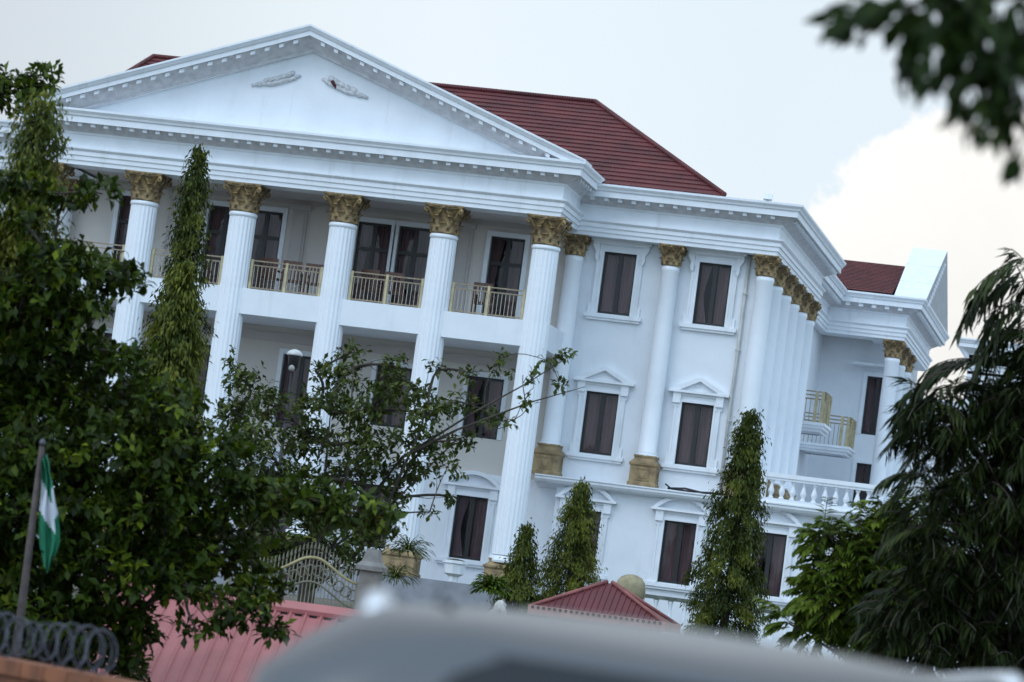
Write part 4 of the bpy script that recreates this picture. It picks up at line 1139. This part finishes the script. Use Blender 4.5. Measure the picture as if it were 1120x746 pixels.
# sparse mid tree
cl = [(265, 415, 24, 16), (250, 395, 10, 8), (290, 440, 30, 22), (345, 405, 16, 10), (385, 385, 16, 12), (378, 410, 28, 18), (430, 400, 14, 16), (425, 425, 28, 18), (350, 440, 34, 20), (400, 450, 36, 20), (455, 430, 22, 15), (478, 405, 12, 10), (470, 455, 30, 18), (505, 440, 20, 11), (530, 455, 18, 12), (522, 410, 18, 9), (548, 392, 12, 6), (572, 410, 14, 8), (600, 395, 11, 6), (620, 388, 9, 5), (575, 440, 9, 5), (612, 420, 6, 4), (555, 462, 12, 7),
      (280, 480, 36, 22), (340, 480, 40, 22), (405, 485, 40, 22), (465, 485, 34, 18), (505, 480, 20, 10), (310, 520, 40, 22), (380, 520, 42, 24), (445, 515, 34, 18), (490, 510, 18, 12), (495, 545, 10, 6), (470, 560, 10, 6), (290, 560, 36, 24), (350, 565, 40, 24), (410, 570, 28, 16), (300, 600, 36, 16), (255, 520, 30, 24), (255, 450, 22, 22), (305, 604, 40, 20), (350, 602, 38, 18), (398, 588, 26, 16), (262, 590, 30, 24), (330, 628, 44, 15), (385, 612, 24, 15), (430, 545, 24, 16)]
mt = rosette_tree('sparse_tree', 'sparse small-leaved tree in front of the porch with twigs over the columns', cl, 64, (330, 640), .15, .46, (5, 7), 66, M_leaf_small, droop=.25, rdepth=1.3, shell=.15, trunk_r=.45, limb_r=.7, dense=1.45)
b = MB()      # its long bare twigs and leaning stem
for pp in ([(330, 640), (440, 500), (520, 450), (575, 420), (632, 384)], [(440, 500), (500, 470), (580, 440), (640, 423)], [(330, 640), (380, 520), (385, 430), (388, 378)], [(300, 640), (345, 612), (420, 560), (500, 480), (560, 465)], [(420, 560), (460, 470), (478, 400)], [(290, 650), (330, 610), (380, 590)]):
    b.tube([at(x, y, 63.6+.3*i) for i, (x, y) in enumerate(pp)], list(np.linspace(.032, .007, len(pp))), 6)
b.build('branch', M_bark, mt)

def mast_tree(label, px, ptop, pbase, d, wpx, n, material=M_leaf_mast, leafL=.16, lean=0, tier=13, group='columnar trees before the mansion', name='columnar_tree', topw=.12, rough=.25, width_pow=.8, tintm=.38):
    "narrow tree clothed in hanging leaves"
    T = at(px, ptop, d); B = at(px-(pbase-ptop)*.131*(1+lean), pbase, d)
    base = np.array([B[0], B[1], min(gz(B[1]), B[2]-.3)])
    th_ = thing(name, label, 'tree', base, group)
    H = T[2]-base[2]
    tr = MB(); tr.tube([base, base+(T-base)*.5+rng.normal(size=3)*.03, T-(0, 0, .05)], [.12, .07, .01], 8)
    Rm = wpx*d/FPX/2
    Ps, Ds, Ns, Ls, Ts = [], [], [], [], []
    nb = int(H*tier)
    for i in range(nb):
        t = (i+rng.uniform(0, 1))/nb          # 0 base, 1 top
        ax = base+(T-base)*t
        prof_ = max(.06, min(1, ((1-t)/.75))**width_pow)*(1-.15*max(0, (.12-t)/.12))
        bl_ = 1.12*Rm*prof_*rng.uniform(.72, 1.12)*(1+rough*math.sin(t*23+px)*.5)
        a = i*2.399+rng.uniform(-.4, .4)
        dirx = np.array([math.cos(a), math.sin(a), 0])
        dropp = bl_*rng.uniform(.6, 1.1)
        m_ = max(8, int(3.6*n/nb*(.3+.7*prof_)))
        u_ = rng.uniform(.12, 1, m_)**.6
        P = ax+dirx*(u_*bl_)[:, None]+np.array([0, 0, 1])*((.35*u_-u_**2*.9)*dropp)[:, None]+rng.normal(size=(m_, 3))*.05*(1+Rm)
        if i % 2 == 0: tr.tube([ax, ax+dirx*bl_*.6+(0, 0, .0), ax+dirx*bl_*.95+(0, 0, -.5*dropp)], [.014, .01, .004], 4)
        D = unit(dirx*.35+np.array([0, 0, -1.0])+rng.normal(size=(m_, 3))*.38)
        Ps.append(P); Ds.append(D); Ns.append(unit(dirx+rng.normal(size=(m_, 3))*.45)); Ls.append(leafL*rng.uniform(.6, 1.2, m_))
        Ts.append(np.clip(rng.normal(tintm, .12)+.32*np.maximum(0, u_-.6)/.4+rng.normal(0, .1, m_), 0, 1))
    # tip shoots
    for k in range(26):
        dv = unit(rng.normal(size=3)+np.array([0, 0, 1.2])); Ps.append((T+np.array([0, 0, -.25])+dv*.12)[None]); Ds.append(unit(dv*.8+np.array([0, 0, -.2]))[None]); Ns.append(unit(rng.normal(size=3))[None]); Ls.append(np.array([leafL])); Ts.append(np.array([.8]))
    tr.build('trunk', M_bark, th_)
    L_ = np.concatenate(Ls)
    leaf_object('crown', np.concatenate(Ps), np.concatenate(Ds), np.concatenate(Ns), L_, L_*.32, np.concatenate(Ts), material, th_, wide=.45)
    return th_
mast_tree('tall dark columnar tree at far left rising out of the broad-leaved tree', 48, 106, 640, 45, 122, 11000, width_pow=.40, tintm=.55, leafL=.105, tier=20)
mast_tree('tallest dark columnar tree between the first two visible portico columns', 219, 163, 640, 84, 84, 9500, width_pow=.62, tintm=.27, leafL=.14)
mast_tree('lighter green columnar tree just in front of the tallest dark one', 203, 288, 640, 78, 98, 9000, width_pow=.55, tintm=.56)
mast_tree('smallest conical tree beside the brown pedestal of the right portico column', 577, 575, 664, 92, 62, 3000, width_pow=.95, leafL=.13, tier=16, tintm=.42)
mast_tree('stout conical tree hiding the ground floor window right of the portico', 637, 530, 664, 93, 64, 6000, width_pow=.50, leafL=.115, tier=18, tintm=.55, rough=.12)
mast_tree('tall columnar tree standing before the corner of the ground floor', 822, 452, 690, 88, 82, 9000, width_pow=.60, leafL=.13, tier=15, tintm=.29)

# palm-like plants and grasses at the porch
def spiky(name, label, px, py, d, n, L_, material, cat='plant', w=.06, up=.5, zbase=None):
    p = at(px, py, d); z = p[2] if zbase is None else zbase
    th_ = thing(name, label, cat, (p[0], p[1], min(z, p[2])-.02))
    Ps, Ds, Ns, Ls = [], [], [], []
    if zbase is not None:
        b = MB(); b.tube([(p[0], p[1], zbase), (p[0]+.03, p[1], (zbase+p[2])/2), (p[0], p[1], p[2])], [.12, .10, .08], 8); b.build('trunk', M_bark, th_)
    for i in range(n):
        a = rng.uniform(0, 6.28); e_ = rng.uniform(.1, 1.3); dv = np.array([math.cos(a)*math.cos(e_), math.sin(a)*math.cos(e_), math.sin(e_)*up*1.6])
        l = L_*rng.uniform(.6, 1.1); seg = 4; q = np.array(p)
        for s in range(seg):
            Ps.append(q.copy()); dd_ = unit(dv+np.array([0, 0, -.28*s])); Ds.append(dd_); Ns.append(unit(np.array([0, 0, 1])+rng.normal(size=3)*.3)); Ls.append(l/seg*1.35); q = q+dd_*l/seg
    leaf_object('leaves', np.array(Ps), np.array(Ds), np.array(Ns), np.array(Ls), w, np.clip(rng.normal(.45, .2, len(Ps)), 0, 1), material, th_)
spiky('fan_palm', 'spiky fan palm growing behind the ornamental gate', 345, 596, 74, 110, 1.0, M_leaf_bush, 'palm', .07, .6, gz(-25))
spiky('grass_plant', 'grassy potted plant spilling over the brown pedestal right of the gate pillar', 446, 602, 92, 150, .75, M_leaf_small, 'plant', .03, .5)
spiky('grass_plant', 'lower grassy plant below the brown pedestal by the gate pillar', 432, 632, 90, 120, .7, M_leaf_small, 'plant', .03, .5)
spiky('yellow_shrub', 'yellow green shrub at the foot of the smallest conical tree', 538, 645, 90.5, 240, .55, M_leaf_bush, 'shrub', .07, .6)
# pots of the grass plants stand on the porch
# light green feathery bush at the right
def spray_tree(name, label, sprays, d, trunk_px, material, leafL, leafW, nleaf, hang, cat='tree', spread=.5, tintm=.45):
    "each spray is a drooping twig set with leaflets on both sides"
    tb = at(*trunk_px, d); base = np.array([tb[0], tb[1], gz(tb[1])])
    th_ = thing(name, label, cat, base)
    tr = MB(); tops = max(s[0][2] for s in sprays)
    tr.tube([base+(0, 0, -.2), base+(0, 0, .8), np.array([base[0], base[1], (base[2]+tops)/2]), np.array([base[0]-.1, base[1], tops-.3])], [.22, .17, .12, .03], 8)
    Ps, Ds, Ns, Ls, Ts = [], [], [], [], []
    for p0, dv, ln in sprays:
        dv = unit(dv); n = nleaf; q = np.array(p0, float); pts = [q.copy()]
        cur = dv.copy(); tn = np.clip(rng.normal(tintm, .17), 0, 1)
        side = unit(np.cross(dv, (0, 0, 1))+rng.normal(size=3)*.1)
        for i in range(n):
            q = q+cur*ln/n; cur = unit(cur+np.array([0, 0, -hang/n])+rng.normal(size=3)*.03); pts.append(q.copy())
            sd = unit(np.cross(cur, np.array([0, 0, 1.0]))+1e-3)
            for s in (-1, 1):
                Ps.append(q.copy()); Ds.append(unit(cur*.55+sd*s*spread+np.array([0, 0, -.35*hang])+rng.normal(size=3)*.12)); Ns.append(unit(np.array([0, 0, 1])+sd*s*.5+rng.normal(size=3)*.25))
                Ls.append(leafL*(1-.35*abs(2*i/n-1))*rng.uniform(.8, 1.15)); Ts.append(np.clip(tn+rng.normal(0, .1), 0, 1))
        k = max(0, min(1, (p0[2]-.8-base[2])/(tops-base[2]+.01)))
        tr.tube(pts[::2]+[pts[-1]], .006, 4)
        if rng.uniform() < .25:
            limb(tr, base+(0, 0, (tops-base[2])*k*.8+.5), p0, .03, .008, n=5, sides=5)
    tr.build('trunk', M_bark, th_)
    L_ = np.array(Ls)
    leaf_object('crown', np.array(Ps), np.array(Ds), np.array(Ns), L_, L_*leafW, np.array(Ts), material, th_, wide=.4)
    return th_
def sprays_from(cl, d, per, ln, outward=.9, upb=.15):
    out_ = []; mpp = d/FPX
    for c in cl:
        px, py, rx, ry = c[:4]; k = c[4] if len(c) > 4 else 1.0
        for i in range(max(2, int(per*k*rx*ry/900))):
            q = unit(rng.normal(size=3))*rng.uniform(.25, 1)**.6
            p = at(px, py, d)+_r*q[0]*rx*mpp+_f*q[1]*min(rx, ry)*mpp*1.6+np.array([0, 0, q[2]*ry*mpp])
            dv = _r*q[0]*outward+_f*q[1]*outward*.8+np.array([0, 0, q[2]*.4+upb])+rng.normal(size=3)*.3
            out_.append((p, dv, ln*rng.uniform(.6, 1.2)))
    return out_
bd = 50.0
cl = [(908, 588, 18, 12), (930, 580, 18, 12), (908, 622, 20, 12), (938, 620, 30, 22), (905, 655, 20, 16), (955, 605, 30, 24), (920, 655, 36, 26), (965, 640, 34, 30), (985, 600, 28, 24), (975, 565, 16, 12), (1000, 575, 22, 16), (1010, 640, 40, 36), (960, 680, 40, 24), (868, 676, 10, 12), (905, 688, 30, 12), (1050, 660, 40, 40)]
spray_tree('feathery_tree', 'bright green feathery tree at right in front of the ground floor', sprays_from(cl, bd, 105, .42), bd, (960, 760), M_leaf_bush, .19, .34, 10, .75, spread=.75, tintm=.62)
dd0 = 44.0
cl = [(1128, 305, 14, 12, 1.2), (1130, 340, 14, 28, .8), (1130, 385, 12, 22, .8), (1150, 400, 24, 40, 1.2), (1048, 432, 30, 7, 2.0), (1015, 440, 18, 9, 2.0), (1088, 436, 26, 10, 1.6), (1118, 440, 24, 24, 1.3), (1008, 470, 14, 18, 1.6), (1040, 470, 26, 20, 1.2), (1092, 482, 36, 30, .9), (1022, 520, 22, 24, 1.1), (1068, 535, 36, 34, .9), (1112, 545, 36, 40), (1018, 572, 26, 26, 1), (1060, 600, 44, 36), (1112, 625, 40, 46), (1016, 635, 36, 30), (990, 668, 26, 26), (1045, 690, 52, 36), (1115, 710, 44, 36), (995, 705, 32, 22), (1170, 450, 40, 120, .7), (1170, 620, 40, 100, .7)]
sp_ = sprays_from(cl, dd0, 37, .50, upb=.1)
for (px, py, dx, dz, ln) in ((1088, 300, -.5, -.6, 0.80), (1120, 285, -.9, -.25, 0.72), (1118, 292, -.8, -.5, 0.87), (1056, 398, -1, .10, 0.46), (1046, 404, -1, -.05, 0.43), (1075, 395, -1, .15, 0.72), (1012, 428, -1, -.1, 0.29), (1016, 434, -1, -.25, 0.29), (1100, 350, -.4, -.9, 0.87), (1090, 330, -.3, -1, .6)):
    for k in range(3): sp_.append((at(px+rng.uniform(-8, 8), py+rng.uniform(-5, 5), dd0+rng.uniform(-.3, .3)), _r*dx+np.array([0, 0, dz])+rng.normal(size=3)*.08, ln*rng.uniform(.8, 1.1)))
spray_tree('drooping_tree', 'dark tree with long hanging leaves along the right edge', sp_, dd0, (1100, 800), M_leaf_droop, .34, .125, 11, 1.15, spread=.62, tintm=.36)

# near tree whose leafy branch hangs in at the top right (blurred by the lens)
nd = 11.5
tb = at(1330, 400, nd+.3)
nt_ = thing('overhanging_tree', 'near out-of-focus leafy branch hanging in at the top right corner', 'tree', (tb[0], tb[1], gz(tb[1])))
tr = MB()
tp = [np.array([tb[0], tb[1], gz(tb[1])-.2]), np.array([tb[0]+.05, tb[1], 2.6]), np.array([tb[0]-.05, tb[1]+.05, 4.1]), at(1280, -60, nd+.2)]
tr.tube(tp, [.17, .14, .11, .06], 10)
for pp in ([(1280, -60), (1180, -30), (1080, 0), (1000, 5), (925, 18)], [(1180, -30), (1120, 40), (1090, 100)], [(1080, 0), (1010, 50), (995, 75)], [(1250, 0), (1150, 90), (1115, 160)]):
    tr.tube([at(x, y, nd+.03*i) for i, (x, y) in enumerate(pp)], list(np.linspace(.03, .005, len(pp))), 6)
tr.build('trunk', M_bark, nt_)
Ps, Ds, Ns, Ls, Ts = [], [], [], [], []
for (px, py, rx, ry, n, pref) in ((965, 8, 30, 14, 34, (-.6, -.5)), (930, 25, 14, 14, 14, (-.7, -.7)), (1010, 30, 26, 28, 46, (-.1, -1)), (1000, 65, 14, 20, 18, (0, -1)), (1060, 15, 40, 26, 70, (0, -.8)), (1050, 60, 26, 30, 30, (-.2, -1)), (1090, 60, 34, 40, 60, (0, -1)), (1075, 105, 22, 26, 26, (-.2, -1)), (1095, 125, 14, 16, 12, (0, -1)), (1118, 40, 24, 50, 50, (0, -.9)), (1118, 165, 7, 16, 5, (-.1, -1)), (1110, 100, 16, 20, 14, (0, -1)), (1050, -34, 60, 24, 70, (0, -.8)), (1150, 60, 40, 80, 70, (0, -1)), (1200, 0, 60, 60, 70, (0, -1))):
    for i in range(int(n*1.35)):
        q = rng.normal(size=3)*.55
        Ps.append(at(px, py, nd)+_r*q[0]*rx*nd/FPX+_u*q[2]*ry*nd/FPX+_f*q[1]*.12)
        Ds.append(_r*pref[0]+np.array([0, 0, pref[1]])+rng.normal(size=3)*.35); Ns.append(rng.normal(size=3)+_f*.6)
        Ls.append(rng.uniform(.06, .125)); Ts.append(np.clip(rng.normal(.4, .2), 0, 1))
L_ = np.array(Ls)
leaf_object('leaves', np.array(Ps), unit(np.array(Ds)), unit(np.array(Ns)), L_, L_*.42, np.array(Ts), M_leaf_near, nt_, wide=.5)

# ------------------------------------------------------------------ the cars in the foreground
M_silver = mat('silver_paint', (.10, .102, .107), .3, metallic=.25)
M_dpaint = mat('dark_paint', (.03, .03, .035), .25, metallic=.3)
M_rubber = mat('rubber', (.02, .02, .02), .8)
M_chrome = mat('bright_trim', (.75, .76, .78), .3, metallic=.6)
M_red = mat('tail_lamp_red', (.35, .01, .01), .25)
def make_car(name, label, origin, heading, paint, H=1.82, rail=True):
    "stacked rounded outlines; local x across, y forward from the tail, z up"
    car = thing(name, label, 'car', origin)
    ca, sa = math.cos(heading), math.sin(heading)
    def wv(p): return np.array([origin[0]+p[0]*ca-p[1]*sa, origin[1]+p[0]*sa+p[1]*ca, origin[2]+p[2]])
    k = H/1.82
    Z_ = np.array([.28, .36, .6, .85, 1.0, 1.06, 1.3, 1.55, 1.615, 1.66, 1.71, 1.75, 1.774, 1.79, 1.802, 1.81, 1.816, 1.82])*k
    Wd = [.84, .90, .94, .955, .95, .94, .935, .925, .92, .87, .80, .74, .70, .56, .44, .33, .2, .04]
    Yr = [.12, .05, .0, .0, .03, .06, .18, .30, .33, .36, .39, .44, .52, .62, .74, .88, 1.1, 1.5]
    Yf = [4.45, 4.52, 4.55, 4.5, 4.3, 3.62, 3.35, 3.05, 2.97, 2.9, 2.83, 2.75, 2.68, 2.58, 2.48, 2.35, 2.1, 1.7]
    def ring(i, n=10):
        w, y0, y1 = Wd[i], Yr[i], Yf[i]; rc_ = min(.22, w*.5, (y1-y0)*.3); pts = []
        for cx_, cy_, a0 in ((w-rc_, y0+rc_, -90), (w-rc_, y1-rc_, 0), (-w+rc_, y1-rc_, 90), (-w+rc_, y0+rc_, 180)):
            for j in range(n): a = math.radians(a0+90*j/(n-1)); pts.append((cx_+rc_*math.cos(a), cy_+rc_*math.sin(a), Z_[i]))
        return pts
    b = MB(); R_ = [ring(i) for i in range(len(Z_))]; m_ = len(R_[0])
    v = [wv(p) for r in R_ for p in r]
    f = [(i*m_+q, i*m_+(q+1) % m_, (i+1)*m_+(q+1) % m_, (i+1)*m_+q) for i in range(len(R_)-1) for q in range(m_)]
    f += [tuple(reversed(range(m_))), tuple((len(R_)-1)*m_+q for q in range(m_))]
    b.add(v, f, 0, True); b.build('body', paint, car)
    zz = lambda A, z: float(np.interp(z, Z_, A))
    def patch(nm, fn, nu, nv, mm):
        b = MB(); v = [wv(fn(i/nu, j/nv)) for i in range(nu+1) for j in range(nv+1)]
        f = [(i*(nv+1)+j, (i+1)*(nv+1)+j, (i+1)*(nv+1)+j+1, i*(nv+1)+j+1) for i in range(nu) for j in range(nv)]
        b.add(v, f, 0, True); return b.build(nm, mm, car)
    def rear(u_, v_):
        z = (1.10+(1.715-1.10)*v_)*k; w = zz(Wd, z)-.19; x = (u_*2-1)*w; return (x, zz(Yr, z)-.008+.03*(abs(u_*2-1)**6), z)
    patch('rear_window', rear, 20, 14, M_carglass)
    def front(u_, v_):
        z = (1.08+(1.74-1.08)*v_)*k; w = zz(Wd, z)-.19; x = (u_*2-1)*w; return (x, zz(Yf, z)+.008-.03*(abs(u_*2-1)**6), z)
    patch('windscreen', front, 16, 10, M_carglass)
    for s in (-1, 1):
        for y0, y1 in ((.62, 1.35), (1.42, 2.2), (2.27, 2.95)):
            def side(u_, v_, s=s, y0=y0, y1=y1):
                z = (1.08+(1.58-1.08)*v_)*k; return (s*(zz(Wd, z)+.005), y0+(y1-y0)*u_, z)
            patch('side_window', side, 4, 6, M_carglass)
        b = MB(); b.obox(wv((s*.80, .03, .95*k)), (wv((.09, 0, 0))-wv((0, 0, 0))), (wv((0, .05, 0))-wv((0, 0, 0))), (0, 0, .16)); b.build('tail_lamp', M_red, car)
        b = MB(); b.obox(wv((s*.70, 4.44, .78*k)), (wv((.16, 0, 0))-wv((0, 0, 0))), (wv((0, .07, 0))-wv((0, 0, 0))), (0, 0, .08)); b.build('headlight', M_chrome, car)
        b = MB(); b.obox(wv((s*1.05, 3.15, 1.08*k)), (wv((.10, 0, 0))-wv((0, 0, 0))), (wv((0, .05, 0))-wv((0, 0, 0))), (0, 0, .07)); b.build('wing_mirror', paint, car)
        if rail:
            b = MB(); zr = 1.72*k
            b.tube([wv((s*.70, .70, zr-.03)), wv((s*.70, .68, zr+.03)), wv((s*.70, .74, zr+.055)), wv((s*.70, .95, zr+.06)), wv((s*.69, 1.6, zr+.05)), wv((s*.68, 2.3, zr+.03)), wv((s*.67, 2.5, zr-.03))], [.028, .032, .03, .022, .02, .02, .025], 10)
            b.build('roof_rail', M_chrome, car)
        for y in (.85, 3.65):
            wh = MB(); n = 26
            pr = [(.335, -.1), (.335, .1), (.30, .115), (.21, .11)]
            def disc(rads):
                v = []; f = []
                for r_2, xx in rads:
                    for q in range(n): a = 2*math.pi*q/n; v.append(wv((s*(.86+xx), y+r_2*math.cos(a), .335+r_2*math.sin(a))))
                for i in range(len(rads)-1):
                    for q in range(n): f.append((i*n+q, i*n+(q+1) % n, (i+1)*n+(q+1) % n, (i+1)*n+q))
                return v, f
            v, f = disc([(.2, -.1), (.32, -.1), (.335, -.08), (.335, .08), (.32, .1), (.22, .105)]); wh.add(v, f, 0, True); wo = wh.build('wheel', M_rubber, car)
            rm = MB(); v, f = disc([(.22, .10), (.19, .07), (.07, .085), (.01, .09)]); rm.add(v, f, 0, True); rm.build('rim', M_silver, wo)
    for s in (-1, 1):
        b = MB(); b.tube([wv((s*.56, y, float(np.interp(abs(.56), Wd[::-1], Z_[::-1]))+.002)) for y in (.66, 1.2, 1.8, 2.4)], .009, 5); b.build('roof_seam', M_rubber, car)
    b = MB(); b.obox(wv((0, .0, .50*k)), (wv((.92, 0, 0))-wv((0, 0, 0))), (wv((0, .07, 0))-wv((0, 0, 0))), (0, 0, .12)); b.build('bumper', paint, car)
    b = MB(); b.obox(wv((0, -.012, .82*k)), (wv((.26, 0, 0))-wv((0, 0, 0))), (wv((0, .01, 0))-wv((0, 0, 0))), (0, 0, .055)); b.build('number_plate', M_trim, car)
    return car
hd = -YAW        # cars head the way the camera looks
cp = at(818, 690, 6.6)
car_ = make_car('silver_car', 'out-of-focus silver car whose roof fills the bottom of the view', (cp[0], cp[1], 1.256), hd+.03, M_silver)
car_.rotation_euler.y = math.radians(1.2)      # the road falls to the kerb
cp = at(1490, 720, 8.8)
make_car('dark_car', 'dark car with a bright roof rail at the bottom right corner', (cp[0], cp[1], 1.262), hd+.03, M_dpaint, H=1.845)
